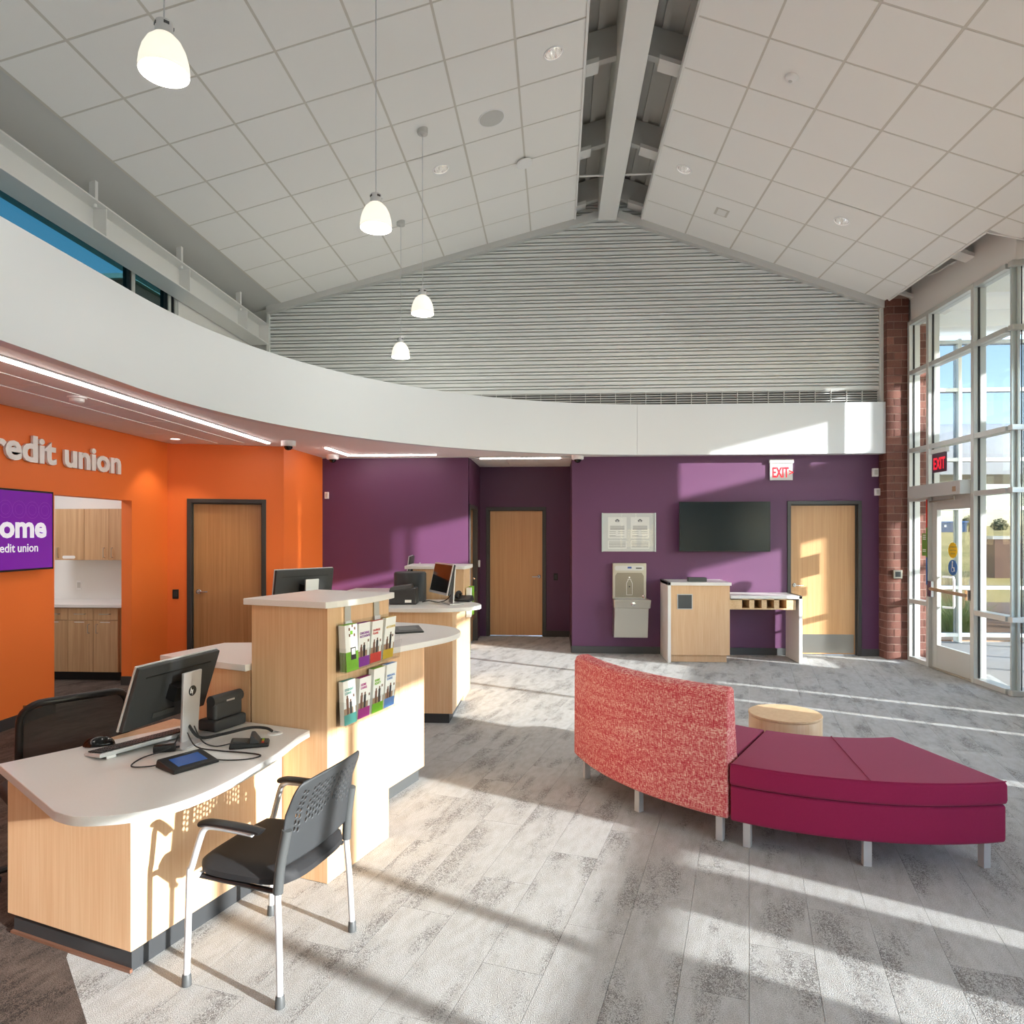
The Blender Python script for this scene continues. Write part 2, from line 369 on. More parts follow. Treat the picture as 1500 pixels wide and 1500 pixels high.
# ================================================================== FLOOR
floor = thing('floor', kind='structure')
obj('subfloor', B(-9, 9, -6, 12.2, -.2, -.006), 'concrete', floor)
ROOM = [(-4.7, -4.9), (1.75, -4.9), (4.95, 7.4), (4.78, 7.5), (4.76, 9.54), (4.46, 9.76), (.23, 9.77), (.23, 11.28), (-1.25, 11.28), (-1.25, 9.77), (-3.3, 9.77), (-3.42, 8.45), (-4.7, 8.05)]
ca, sa = math.cos(PLANK_A), math.sin(PLANK_A)
cells = []
for i in range(-44, 45):
    o_ = (i*.37) % 1.0
    for j in range(-10, 18):
        u, v = (i+.5)*.25, j+.5+o_
        x, y = u*ca+v*sa, -u*sa+v*ca
        pts = [(x+a*.11*ca+b*.47*sa, y-a*.11*sa+b*.47*ca) for a in (-1, 0, 1) for b in (-1, -.5, 0, .5, 1)]
        if not any(inside(ROOM, *p) for p in pts): continue
        best = 0
        for p in pts:
            px, py, d = proj(p[0], p[1], 0)
            if -60 < px < 1560 and py < 1560 and d > .3: best = max(best, 1/d)
        if p and x < -1.9-.0*y and y < 8 and x < -1.35-.25*(8-y)/8: best = 0
        cells.append((best, x, y))
cells.sort(key=lambda t: -t[0])
plank_me = B(-.1242, .1242, -.4992, .4992, -.005, 0).mesh('carpet_plank'); plank_me.materials.append(MATS['carpet'])
for b_, x, y in cells[:300]:
    if b_ <= 0: continue
    o = bpy.data.objects.new('carpet_plank', plank_me); COL.objects.link(o); o.parent = floor; o.location = (x, y, 0); o.rotation_euler = (0, 0, -PLANK_A)
rest = MB(); vis = [c for c in cells[:300] if c[0] > 0]; hid = [c for c in cells[:300] if c[0] <= 0]+cells[300:]
for b_, x, y in hid:
    st = len(rest.v); rest.box(-.1242, .1242, -.4992, .4992, -.005, 0); rest.xf(Matrix.Translation((x, y, 0)) @ Matrix.Rotation(-PLANK_A, 4, 'Z'), st)
obj('carpet_plank_field', rest, 'carpet', floor, kind='stuff')
STAFF = [(-4.74, -4.9), (.4, -4.9), (-.25, 0), (-1.08, 1.7), (-1.623, 2.269), (-1.959, 2.618), (-2.0, 2.7), (-1.4, 4.5), (-1.3, 6.2), (-1.3, 7.4), (-1.75, 8.6), (-2.8, 9.2), (-3.3, 9.76), (-3.42, 8.49), (-4.74, 8.06)]
obj('staff_carpet', MB().prism(STAFF, -.004, .003), 'carpet_staff', floor)
obj('kitchen_floor', B(-7.6, -4.7, 5.9, 8.2, -.004, .002), 'carpet_staff', floor)

# ================================================================== WALLS
def vwall(name, p, q, th, outline, m, **kw):
    """Wall from plan point p to q; outline in (s, z); thickness th away from the room (left of p->q is the room side when th<0)."""
    p = Vector(p); q = Vector(q); d = (q-p).normalized(); n = Vector((-d.y, d.x))
    mb = MB().prism(outline, 0, 1)
    M = Matrix(((d.x, 0, n.x*th, p.x), (d.y, 0, n.y*th, p.y), (0, 1, 0, 0), (0, 0, 0, 1)))
    mb.xf(M); return obj(name, mb, m, **{**STRUCT, **kw})
def rectw(L, z0, z1): return [(0, z0), (L, z0), (L, z1), (0, z1)]
def notch(L, H, a, b, h, z0=-.01): return [(0, z0), (a, z0), (a, h), (b, h), (b, z0), (L, z0), (L, H), (0, H)]
vwall('wall_left', (-4.75, -5), (-4.75, 8.2), .12, notch(13.2, 2.86, 11.19, 12.376, 2.072), 'orange')
A_, B_ = (-4.75, 8.08), (-3.46, 8.50); LD = math.hypot(1.29, .42)
vwall('wall_orange_door', A_, B_, .12, notch(LD, 2.86, .222, 1.145, 2.135), 'orange')
vwall('wall_orange_end', (-3.46, 8.50), (-3.40, 9.80), .12, rectw(1.30, -.01, 2.86), 'orange')
vwall('wall_back_plum', (-3.45, 9.78), (-1.257, 9.78), .10, rectw(2.193, -.01, 2.86), 'purple')
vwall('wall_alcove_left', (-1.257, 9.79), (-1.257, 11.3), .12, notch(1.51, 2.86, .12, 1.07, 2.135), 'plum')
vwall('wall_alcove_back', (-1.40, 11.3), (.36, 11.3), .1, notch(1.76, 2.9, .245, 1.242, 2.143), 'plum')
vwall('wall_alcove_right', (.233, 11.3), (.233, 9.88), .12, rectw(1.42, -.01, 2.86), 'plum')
vwall('wall_back', (.233, 9.78), (4.60, 9.78), .10, notch(4.367, 2.86, 2.999, 4.009, 2.16), 'purple')
vwall('wall_rear', (2.3, -5), (-4.9, -5), .12, rectw(7.2, -.01, 7), 'drywall_white')
# baseboards
def baseb(name, p, q, h=.1, m='base_dark'):
    mb = wallbox(p, q, -.012, 0.001, h); return obj(name, mb, m, **STRUCT)
baseb('baseboard_left', (-4.75, -4.9), (-4.75, 6.19)); baseb('baseboard_left_end', (-4.75, 7.376), (-4.75, 8.08))
baseb('baseboard_jamb', (-4.87, 7.376), (-4.74, 7.376))
dn = Vector((1.29, .42)).normalized()
baseb('baseboard_orange', A_, tuple(Vector(A_)+dn*.222)); baseb('baseboard_orange_end', (-3.46, 8.50), (-3.40, 9.78))
baseb('baseboard_plum', (-3.45, 9.78), (-1.257, 9.78), m='plastic_grey')
baseb('baseboard_alcove', (-.158, 11.3), (.233, 11.3)); baseb('baseboard_alcove_side', (.233, 11.3), (.233, 9.78))
baseb('baseboard_corner', (-1.257, 9.78), (-1.257, 9.9), m='plastic_grey')
baseb('baseboard_back', (.233, 9.78), (3.232, 9.78), m='plastic_grey'); baseb('baseboard_back_end', (4.242, 9.78), (4.48, 9.78), m='plastic_grey')

# ------------------------------------------------------------------ doors
def lever(parent, x, y, z, side, m='chrome'):
    h = obj('door_handle', MB().lathe([(0, 0), (.03, 0), (.03, .008), (.024, .014), (0, .014)], 20), m, parent, (x, y, z), (R(90), 0, 0), smooth=True)
    obj('lever', MB().tube([(0, 0, .01), (0, 0, .045), (side*.03, -.002, .052), (side*.11, -.002, .05)], .009, 8), m, h, smooth=True)
def make_door(name, p, q, H, leafm, hand, inset=.06, kick=False, fw=.05, hz=1.0, framem='frame_dark', gap=.0, **kw):
    p = Vector(p); q = Vector(q); d = q-p; W = d.length
    t = thing(name, loc=(p.x, p.y, 0), rot=math.atan2(d.y, d.x), kind='structure')
    fr = MB().prism([(0, 0), (fw, 0), (fw, H-fw), (W-fw, H-fw), (W-fw, 0), (W, 0), (W, H), (0, H)], -.015, .12)
    fr.xf(Matrix(((1, 0, 0, 0), (0, 0, 1, 0), (0, 1, 0, 0), (0, 0, 0, 1))))
    obj('door_frame', fr, framem, t, bevel=.004)
    st = MB().prism([(fw, 0), (fw+.014, 0), (fw+.014, H-fw-.014), (W-fw-.014, H-fw-.014), (W-fw-.014, 0), (W-fw, 0), (W-fw, H-fw), (fw, H-fw)], inset-.025, inset)
    st.xf(Matrix(((1, 0, 0, 0), (0, 0, 1, 0), (0, 1, 0, 0), (0, 0, 0, 1))))
    obj('door_stop', st, framem, t)
    lf = obj('door_leaf', B(fw+.003, W-fw-.003, inset, inset+.044, .012, H-fw-.004), leafm, t, bevel=.002)
    lever(t, fw+.07 if hand < 0 else W-fw-.07, inset, hz, 1 if hand < 0 else -1)
    if kick: obj('kick_plate', B(fw+.03, W-fw-.03, inset-.003, inset+.001, .03, .29), 'steel_brushed', t)
    return t
P0 = Vector(A_)+dn*.222; P1 = Vector(A_)+dn*1.145
make_door('door_1', P0, P1, 2.135, 'oak_door', -1, inset=.07, hz=.98)
make_door('door_2', (-1.155, 11.3), (-.158, 11.3), 2.143, 'oak_light', 1, inset=.05, hz=.99)
make_door('door_3', (3.232, 9.78), (4.242, 9.78), 2.16, 'oak_light', -1, inset=.06, kick=True, hz=.98)
make_door('door_4', (-1.257, 9.91), (-1.257, 10.86), 2.135, 'oak_door', 1, inset=.06)

# ------------------------------------------------------------------ curved bulkhead, soffit
ARC_C, ARC_R = Vector((1.55, 4.9)), 4.68
def arc_pts(r, a0=180, a1=90, n=40): return [(ARC_C.x+r*math.cos(R(a0+(a1-a0)*i/n)), ARC_C.y+r*math.sin(R(a0+(a1-a0)*i/n))) for i in range(n+1)]
BZ0, BZ1 = 2.795, 3.495
bulk = thing('ceiling_bulkhead', kind='structure')
inner = [(-3.13, -4.9)]+arc_pts(4.68, 180, 95.2); outer = [(-3.23, -4.9)]+arc_pts(4.78, 180, 95.2)
bb = obj('bulkhead_panel', MB().prism(inner+outer[::-1], BZ0, BZ1), 'band_white', bulk, smooth=True)
obj('bulkhead_panel', MB().prism(arc_pts(4.68, 95.16, 90, 6)+[(4.475, 9.58), (4.475, 9.68)]+arc_pts(4.78, 95.16, 90, 6)[::-1], BZ0, BZ1), 'band_white', bulk, smooth=True)
obj('bulkhead_edge', B(.25, 4.475, 9.59, 9.78, BZ0+.004, BZ0+.03), 'drywall_white', bulk)
soff = thing('ceiling_soffit', kind='structure')
SO = [(-3.15, -4.9)]+arc_pts(4.70)+[(4.475, 9.6), (4.475, 9.88), (.36, 9.88), (.36, 11.4), (-1.4, 11.4), (-1.4, 9.9), (-3.6, 9.9), (-3.6, 8.6), (-7.7, 8.3), (-7.7, -4.9)]
obj('soffit_panel', MB().prism(SO, 2.812, 2.95), 'soffit_white', soff)
obj('soffit_cover', MB().prism([(-3.18, -4.9)]+arc_pts(4.73)+[(4.475, 9.63), (4.475, 9.72), (-4.6, 9.72), (-4.6, -4.9)], 3.40, 3.47), 'drywall_white', soff)
# tile field in the soffit behind the strip light
for i in range(6):
    for j in range(1):
        y0 = 3.2+i*.82
        obj('soffit_tile', B(-4.70, -4.13, y0, y0+.81, 2.806, 2.8115), 'ceiling_tile', soff)
        obj('soffit_tile', B(-4.105, -3.80, y0, y0+.81, 2.806, 2.8115), 'ceiling_tile', soff)
obj('soffit_rail', B(-4.125, -4.11, 3.2, 8.05, 2.80, 2.8115), 'white_plastic', soff)
for i in range(3): obj('soffit_tile', B(-1.2+i*.47, -.74+i*.47, 10.0, 11.25, 2.806, 2.8115), 'ceiling_tile', soff)

# ------------------------------------------------------------------ roof and tile ceiling
RX, RZ, SLL, SLR = .762, 6.243, .258, .368
def zl(x): return RZ-SLL*(RX-x)
def zr(x): return RZ-SLR*(x-RX)
ceil = thing('ceiling', kind='structure')
GY = 9.70; TP = .64
xl = [.27, -.349, -.962, -1.581, -2.195, -2.824, -3.428, -3.955]
xr = [1.20, 1.792, 2.402, 2.999, 3.593, 4.214, 4.50]
def tile_mesh(w, l, nm='ceiling_tile'):
    me = MB().box(-w/2, w/2, -l/2, l/2, 0, .02).mesh(nm); me.materials.append(MATS['ceiling_tile']); return me
def tile_hole_mesh(w, l, cx_, cy_, r, nm='ceiling_tile'):
    n = 32; mb = MB(); circ = []; rect = []
    for i in range(n):
        a = 2*math.pi*i/n; dx, dy = math.cos(a), math.sin(a); circ.append((cx_+r*dx, cy_+r*dy))
        tx = ((w/2 if dx > 0 else -w/2)-cx_)/dx if abs(dx) > 1e-6 else 1e9; ty = ((l/2 if dy > 0 else -l/2)-cy_)/dy if abs(dy) > 1e-6 else 1e9
        k = min(tx, ty); rect.append((cx_+k*dx, cy_+k*dy))
    for z in (0, .02): mb.v += [(x, y, z) for x, y in circ]+[(x, y, z) for x, y in rect]
    for i in range(n):
        j = (i+1) % n; mb.f += [(i, n+i, n+j, j), (2*n+i, 2*n+j, 3*n+j, 3*n+i), (i, j, 2*n+j, 2*n+i)]
    # corners of the rectangle
    for sx_, sy_ in ((1, 1), (-1, 1), (-1, -1), (1, -1)):
        X_, Y_ = sx_*w/2, sy_*l/2; a = math.atan2(Y_-cy_, X_-cx_) % (2*math.pi); i = int(a/(2*math.pi)*n) % n; j = (i+1) % n
        o = len(mb.v); mb.v.append((X_, Y_, 0)); mb.f.append((n+i, o, n+j))
    me = mb.mesh(nm); me.materials.append(MATS['ceiling_tile']); return me
DOWN = {False: [(-.018, 6.179), (-1.262, 7.464)], True: [(1.501, 8.111), (3.296, 8.11)]}
tcache = {}
def put_tile(x0, x1, y0, y1, right):
    zf = zr if right else zl; sl = SLR if right else SLL
    xa, xb = min(x0, x1), max(x0, x1); ang = math.atan(sl)*(1 if right else -1)
    w = (xb-xa)/math.cos(ang)-.022; l = y1-y0-.022; key = (round(w, 2), round(l, 2))
    if key not in tcache: tcache[key] = tile_mesh(*key)
    xm = (xa+xb)/2; ym = (y0+y1)/2; me = tcache[key]
    for hx, hy in DOWN[right]:
        if xa < hx < xb and y0 < hy < y1: me = tile_hole_mesh(w, l, (hx-xm)/math.cos(ang), hy-ym, .082)
    o = bpy.data.objects.new('ceiling_tile', me); COL.objects.link(o); o.parent = ceil
    o.location = (xm, (y0+y1)/2, zf(xm)); o.rotation_euler = (0, ang, 0)
    
NR = 10
for k in range(NR):
    y1 = GY-.03-0*TP if k == 0 else GY-k*TP; y0 = GY-(k+1)*TP
    for a, b_ in zip(xl, xl[1:]): put_tile(a, b_, y0, y1, False)
    for a, b_ in zip(xr, xr[1:]): put_tile(a, b_, y0, y1, True)
    for a, b_ in ((4.50, 4.82), (4.82, 5.42)):
        if y1 < 7.3: put_tile(a, b_, y0, y1, True)
put_tile(4.50, 4.82, 7.14, 7.42, True); put_tile(4.82, 5.42, 7.14, 7.36, True)
# grid bars: backing just above the tile faces, visible in the joints
def slab(x0, x1, y0, y1, dz0, dz1, right):
    zf = zr if right else zl
    return MB().hexa([(x0, y0, zf(x0)+dz0), (x1, y0, zf(x1)+dz0), (x1, y1, zf(x1)+dz0), (x0, y1, zf(x0)+dz0)], [(x0, y0, zf(x0)+dz1), (x1, y0, zf(x1)+dz1), (x1, y1, zf(x1)+dz1), (x0, y1, zf(x0)+dz1)])
YB = GY-NR*TP
for x in xl: obj('grid_runner', slab(x-.013, x+.013, YB, GY-.03, .003, .03, False), 'grid_white', ceil)
for x in xr: obj('grid_runner', slab(x-.013, x+.013, YB, GY-.03, .003, .03, True), 'grid_white', ceil)
for k in range(1, NR+1):
    y = GY-k*TP
    obj('grid_runner', slab(-3.955, .27, y-.012, y+.012, .004, .03, False), 'grid_white', ceil)
    obj('grid_runner', slab(1.20, 4.50 if y > 7.45 else 5.42, y-.012, y+.012, .004, .03, True), 'grid_white', ceil)
# edge angles along the ridge gap and the eaves
obj('edge_trim', slab(.262, .285, YB, GY-.02, -.012, .06, False), 'drywall_white', ceil)
obj('edge_trim', slab(1.185, 1.208, YB, GY-.02, -.012, .06, True), 'drywall_white', ceil)
obj('edge_trim', slab(4.492, 4.512, 7.46, GY-.02, -.01, .05, True), 'drywall_white', ceil)
ee = MB(); e0, e1 = Vector((4.50, 7.47)), Vector((5.6, 7.20)); 
ee.hexa([(e0.x, e0.y-.02, zr(e0.x)-.01), (e1.x, e1.y-.02, zr(e1.x)-.01), (e1.x, e1.y, zr(e1.x)-.01), (e0.x, e0.y, zr(e0.x)-.01)], [(e0.x, e0.y-.02, zr(e0.x)+.05), (e1.x, e1.y-.02, zr(e1.x)+.05), (e1.x, e1.y, zr(e1.x)+.05), (e0.x, e0.y, zr(e0.x)+.05)])
obj('edge_trim', ee, 'drywall_white', ceil)
# plain ceiling behind the camera
obj('ceiling_board', slab(-3.955, .27, -4.9, YB-.02, 0, .03, False), 'ceiling_tile', ceil)
obj('ceiling_board', slab(1.20, 5.4, -4.9, YB-.02, 0, .03, True), 'ceiling_tile', ceil)
obj('ceiling_board', slab(-4.62, -3.96, -4.9, GY, .012, .05, False), 'steel_grey', ceil)
# roof deck above
roof = thing('roof', kind='structure')
obj('roof_deck', slab(-5.6, RX, -5.5, 10.2, .50, .66, False), 'deck', roof)
obj('roof_deck', slab(RX, 5.9, -5.5, 10.2, .50, .66, True), 'deck', roof)
for i in range(5):
    x = .70-.20*i-.03
    obj('deck_rib', slab(x-.06, x, 0, 9.7, .46, .505, False), 'deck', roof)
    x = .83+.20*i
    obj('deck_rib', slab(x, x+.06, 0, 9.7, .46, .505, True), 'deck', roof)
obj('ridge_beam', B(.594, .851, -4.9, 9.66, 6.11, 6.70), 'steel_white', roof, bevel=.004)
for y in (9.60, 8.25, 6.75, 5.25, 3.75):
    for right in (False, True):
        x0, x1 = (-4.4, .594) if not right else (.851, 5.3)
        sgn = 1 if right else 0
        obj('rafter_web', slab(x0, x1, y-.05, y+.03, .16, .46, right), 'steel_grey', roof)
        fx0, fx1 = (-4.4, .42) if not right else (1.0, 5.3)
        obj('rafter_flange', slab(fx0, fx1, y-.10, y+.08, .12, .165, right), 'steel_white', roof)
obj('conduit', MB().tube([(.2, 8.55, 6.16), (1.3, 8.55, 6.16)], .012, 8), 'steel_white', roof)
# ------------------------------------------------------------------ gable wall with corrugated siding
gab = thing('wall_gable', kind='structure')
obj('gable_backing', B(-5.0, 5.0, 9.75, 9.90, 2.80, 6.75), 'steel_grey', gab)
def clipx(z, e=.3):
    return max(-4.17, RX-(RZ+e-z)/SLL), min(4.455, RX+(RZ+e-z)/SLR)
sd = MB(); z = 3.70; prof = [(3.685, 9.692), (3.74, 9.692)]
z = 3.74
while z < 6.30:
    prof += [(z+.001, 9.744), (z+.017, 9.744), (z+.019, 9.698), (z+.043, 9.698), (z+.044, 9.744), (z+.058, 9.744), (z+.060, 9.692), (z+.102, 9.692)]; z += .102
for i, (z, y) in enumerate(prof):
    a, b_ = clipx(min(z, 6.5)); 
    if b_-a < .05: break
    sd.v += [(a, y, z), (b_, y, z)]
    if i: sd.f.append((2*i-2, 2*i-1, 2*i+1, 2*i))
obj('siding_sheet', sd, 'siding', gab)
obj('siding_edge', B(4.44, 4.475, 9.64, 9.75, 3.5, 4.98), 'siding', gab)
obj('siding_edge', B(-4.185, -4.15, 9.655, 9.75, 3.5, 5.05), 'siding', gab)
# rake trims
def rake(right, y0, y1, d0, d1, m, x0, x1):
    return obj('rake_trim', slab(x0, x1, y0, y1, d0, d1, right), m, gab)
rake(False, 9.60, 9.70, -.085, .02, 'steel_grey', -4.17, RX); rake(True, 9.60, 9.70, -.095, .02, 'steel_grey', RX, 4.47)
# louvre strip under the siding
vent = thing('trim_louvre', kind='structure')
obj('louvre_back', B(-1.5, 4.44, 9.735, 9.748, 3.47, 3.69), 'grille_dark', vent)
for i in range(6): obj('louvre_slat', B(-1.5, 4.44, 9.70, 9.725, 3.505+i*.033, 3.515+i*.033), 'steel_grey', vent)
for i in range(29): obj('louvre_bar', B(-1.48+i*.211, -1.4755+i*.211, 9.694, 9.73, 3.47, 3.69), 'steel_white', vent)
obj('louvre_sill', B(-1.5, 4.45, 9.67, 9.74, 3.47, 3.50), 'steel_white', vent)

# ------------------------------------------------------------------ steel eave beam and clerestory
bm_ = thing('eave_beam', 'white painted steel beam running under the left eave in front of the clerestory', 'beam')
obj('web', B(-4.31, -4.295, -4.9, 9.66, 4.455, 4.74), 'steel_white', bm_)
obj('top_flange', B(-4.43, -4.16, -4.9, 9.66, 4.725, 4.74), 'steel_white', bm_, bevel=.003)
obj('bottom_flange', B(-4.43, -4.16, -4.9, 9.66, 4.446, 4.462), 'steel_white', bm_, bevel=.003)
for y in (6.1, 7.55, 9.0, 4.6, 3.1):
    obj('stiffener', B(-4.296, -4.17, y-.006, y+.006, 4.462, 4.725), 'steel_white', bm_)
    obj('hanger_post', B(-4.30, -4.24, y-.06, y-.02, 4.74, zl(-4.27)+.03), 'steel_white', bm_)
    for dy in (-.09, .03):
        obj('bolt', MB().cyl(-4.22, y+dy, 4.695, 4.725, .017, 8), 'steel_white', bm_)
obj('end_plate', B(-4.44, -4.155, 9.645, 9.66, 4.44, 4.75), 'steel_white', bm_)
thin_glass('tinted_glass', (112, 143, 146), .03, .3)
cl = thing('window_1', kind='structure')
obj('clerestory_wall', B(-4.58, -4.45, 7.80, 9.75, 3.40, 4.95), 'drywall_white', cl)
obj('clerestory_head', B(-4.58, -4.45, -4.9, 7.80, 4.52, 4.95), 'drywall_white', cl)
for y in (7.74, 7.61, 6.93, 4.5, 2.1, -.3, -2.7):
    obj('mullion', B(-4.56, -4.46, y, y+.055, 3.45, 4.55), 'alu', cl); obj('gasket_strip', B(-4.55, -4.47, y-.016, y, 3.45, 4.55), 'gasket', cl)
ys = [-4.9, -2.7, -.3, 2.1, 4.5, 6.93, 7.61, 7.74]
for a, b_ in zip(ys, ys[1:]): obj('pane', B(-4.52, -4.51, a+.02, b_, 3.45, 4.55), 'tinted_glass', cl)
# kitchenette shell behind the opening
kit = thing('wall_kitchen', kind='structure')
obj('kitchen_back', B(-7.6, -4.80, 8.17, 8.30, -.01, 2.86), 'drywall_white', kit)
obj('kitchen_end', B(-7.7, -7.6, 5.7, 8.3, -.01, 2.86), 'drywall_white', kit)
obj('kitchen_front', B(-7.6, -4.87, 5.7, 5.8, -.01, 2.86), 'drywall_white', kit)

# ------------------------------------------------------------------ brick piers
def pier(name, x0, x1, y0, y1, z1, sides, kind='structure'):
    t = thing(name, kind=kind)
    obj('mortar_core', B(x0+.006, x1-.004, y0+.006, y1, -.01, z1), 'mortar', t)
    H_, L_ = .094, .19; n = int(z1/.104)+1; cache = {}
    def br(xa, xb, ya, yb, za):
        k = tuple(round(v, 3) for v in (xb-xa, yb-ya))
        if k not in cache:
            me = B(-(xb-xa)/2, (xb-xa)/2, -(yb-ya)/2, (yb-ya)/2, 0, H_).mesh('brick'); me.materials.append(MATS['brick']); cache[k] = me
        o = bpy.data.objects.new('brick', cache[k]); COL.objects.link(o); o.parent = t
        o.location = ((xa+xb)/2+(rnd.random()-.5)*.002, (ya+yb)/2+(rnd.random()-.5)*.002, za)
    for i in range(n):
        za = i*.104+.002
        if za+H_ > z1: break
        D = .09
        first = L_ if i % 2 == 0 else D
        x = x0; w = first
        while x < x1-.02:
            xe = min(x+w, x1)
            dep = D if (x > x0+.001 or i % 2 == 0) else min(L_, y1-y0)
            br(x, xe, y0, y0+dep, za); x = xe+.01; w = L_
        if sides:
            y = y0+(D+.01 if i % 2 == 0 else L_+.01)
            while y < y1-.02:
                ye = min(y+L_, y1); br(x0, x0+D, y, ye, za); y = ye+.01
    return t
pier('wall_brick_pier', 4.475, 4.762, 9.55, 9.79, 4.93, True)
pier('wall_brick_outside', 4.875, 5.25, 9.76, 10.1, 4.60, False)
obj('wall_pier_cap', B(4.46, 4.90, 9.74, 9.9, 2.9, 6.0), 'mortar', **STRUCT)

# ------------------------------------------------------------------ curtain walls
def bar(t, p, q, w, dep, m, z0=None, z1=None, nm='mullion'):
    """horizontal or vertical member along the wall line"""
    pass
def curtain(name, p, d, verts, rails, ztop, panes=True, w=.055, dep=.14, zbot=0.0, skip=(), gm='glass', thin=(), nov=()):
    """p plan origin, d unit plan direction; verts: distances of vertical members; rails: heights of horizontal members (all in the wall's local frame)."""
    t = thing(name, loc=(p[0], p[1], 0), rot=math.atan2(d[1], d[0]), kind='structure')
    for s in verts:
        if s in nov: continue
        ww = w/2 if s not in thin else .012
        obj('mullion', B(s-ww, s+ww, -dep/2 if s not in thin else -.03, dep/2 if s not in thin else .03, zbot, ztop), 'alu' if s not in thin else 'glass_edge', t, bevel=.003)
    zs = sorted(rails)
    for a, b_ in zip(verts, verts[1:]):
        for z in zs:
            if (a, z) in skip: continue
            obj('rail', B(a+w/2, b_-w/2, -dep/2+.004, dep/2-.004, z-w/2, z+w/2), 'alu', t)
        if panes:
            for z0, z1 in zip(zs, zs[1:]):
                if (a, z0, z1) in skip: continue
                obj('pane', B(a+w/2, b_-w/2, -.012, .0, z0+w/2, z1-w/2), gm, t)
                obj('gasket_strip', B(a+w/2, a+w/2+.006, -.022, .0, z0+w/2, z1-w/2), 'gasket', t)
    return t
RZS = [.03, .80, 2.16, 2.815, 3.86, 4.53]
# entry side wall, runs along Y at x = 4.81 (local x goes from the pier towards the camera)
EX = 4.815
V = [.03, .50, 1.46, 2.03]        # y = 9.56-s
t = curtain('window_2', (EX, 9.56), (0, -1), [.03, .50], RZS, 4.56)
t = curtain('window_3', (EX, 9.56), (0, -1), [.50, 1.445], [2.24, 2.815, 3.86, 4.53], 4.56, nov=(.50, 1.445))
t = curtain('window_4', (EX, 9.56), (0, -1), [1.445, 2.045], RZS, 4.56, thin=(2.045,))
t = curtain('window_5', (EX+.0, 7.50), (.966, -.259), [.03, .36], RZS, 4.56, w=.05, dep=.12, thin=(.03,))
# corner cover of the rails
for z in RZS: obj('trim_corner', B(EX-.066, EX+.06, 7.43, 7.50, z-.027, z+.027), 'alu', **STRUCT)
FD = (FU.x, FU.y)
curtain('window_6', tuple(F0+Vector((.1, 0))), FD, [.05, 1.30, 2.60, 3.92], RZS, 4.56)
curtain('window_7', tuple(F0+Vector((.1, 0))), FD, [5.29, 6.55, 7.19, 8.47, 9.75, 11.0, 12.3], RZS, 4.56)
# header above the glass
hd = thing('wall_header', kind='structure')
obj('header_board', B(EX-.02, EX+.12, 7.45, 9.75, 4.56, 5.6), 'drywall_white', hd)
obj('header_return', wallbox((EX-.02, 7.44), (EX+.42, 7.32), .12, 4.56, 5.6), 'drywall_white', hd)
a, b_ = fp(-.05), fp(12.8)
obj('header_front', wallbox((a.x+.06, a.y), (b_.x+.06, b_.y), .14, 4.56, 5.9), 'drywall_white', hd)
a, b_ = fp(3.95), fp(5.26)
obj('wall_front_pier', wallbox((a.x+.0, a.y), (b_.x+.0, b_.y), .25, 0, 4.6), 'mortar', **STRUCT)
# conduit and box on the header
cb = thing('conduit_box', 'white junction box with bent conduit on the wall above the entry glass', 'junction box', (4.79, 8.55, 4.98))
obj('box_body', B(-.035, 0, -.06, .06, -.02, .0), 'steel_white', cb); obj('conduit_pipe', MB().tube([(-.02, -.1, 0), (-.02, -.12, .1), (-.02, -.16, .28)], .013, 8), 'steel_white', cb, smooth=True)
obj('conduit_bend', MB().tube(catmull([(-.03, .05, -.01), (-.06, .2, -.03), (-.07, .4, .0), (-.06, .55, .06)]), .012, 8), 'steel_white', cb, smooth=True)
# ================================================================== FURNITURE
# ------------------------------------------------------------------ teller pods (first pod: local x = towards the customer, local y = along the counter)
POD = R(-18.48)
def pod(n, u, z=0.0):
    return (math.cos(POD)*n-math.sin(POD)*u, math.sin(POD)*n+math.cos(POD)*u, z)
desk = thing('teller_desk', 'low maple teller desk with rounded white quartz top and charcoal plinth', 'desk', (0, 0, 0), POD)
wt = [(-3.06, 1.83)]+catmull([(-2.36, 1.592), (-2.253, 1.588), (-2.16, 1.63), (-2.08, 1.70), (-2.03, 1.80), (-2.012, 1.93), (-2.03, 2.12), (-2.075, 2.36), (-2.15, 2.60), (-2.175, 2.722)], 5)+[(-2.75, 2.722), (-2.80, 2.62)]
wtop = obj('worktop', MB().prism(wt, .705, .74), 'quartz', desk, bevel=.003)
obj('pedestal', B(-3.075, -2.345, 1.877, 2.72, .092, .705), 'maple', desk, bevel=.002)
obj('plinth', B(-3.065, -2.365, 1.897, 2.72, .001, .092), 'charcoal', desk)
obj('base_strip', B(-3.07, -2.36, 1.885, 1.897, .001, .014), 'c_brown', desk)
tall = thing('tall_counter', 'tall maple counter block with white quartz cap and brochure rack on its side', 'counter', (0, 0, 0), POD)
obj('body', B(-2.545, -2.075, 2.727, 3.273, .002, 1.34), 'maple', tall, bevel=.002)
cap = [(-2.575, 2.70), (-2.065, 2.70)]+catmull([(-2.045, 2.74), (-2.02, 2.95), (-2.03, 3.15), (-2.055, 3.30)], 5)+[(-2.575, 3.30)]
obj('cap', MB().prism(cap, 1.34, 1.372), 'quartz', tall, bevel=.003)
std = thing('standing_counter', 'standing-height maple teller counter with white quartz top beside the brochure block', 'counter', (0, 0, 0), POD)
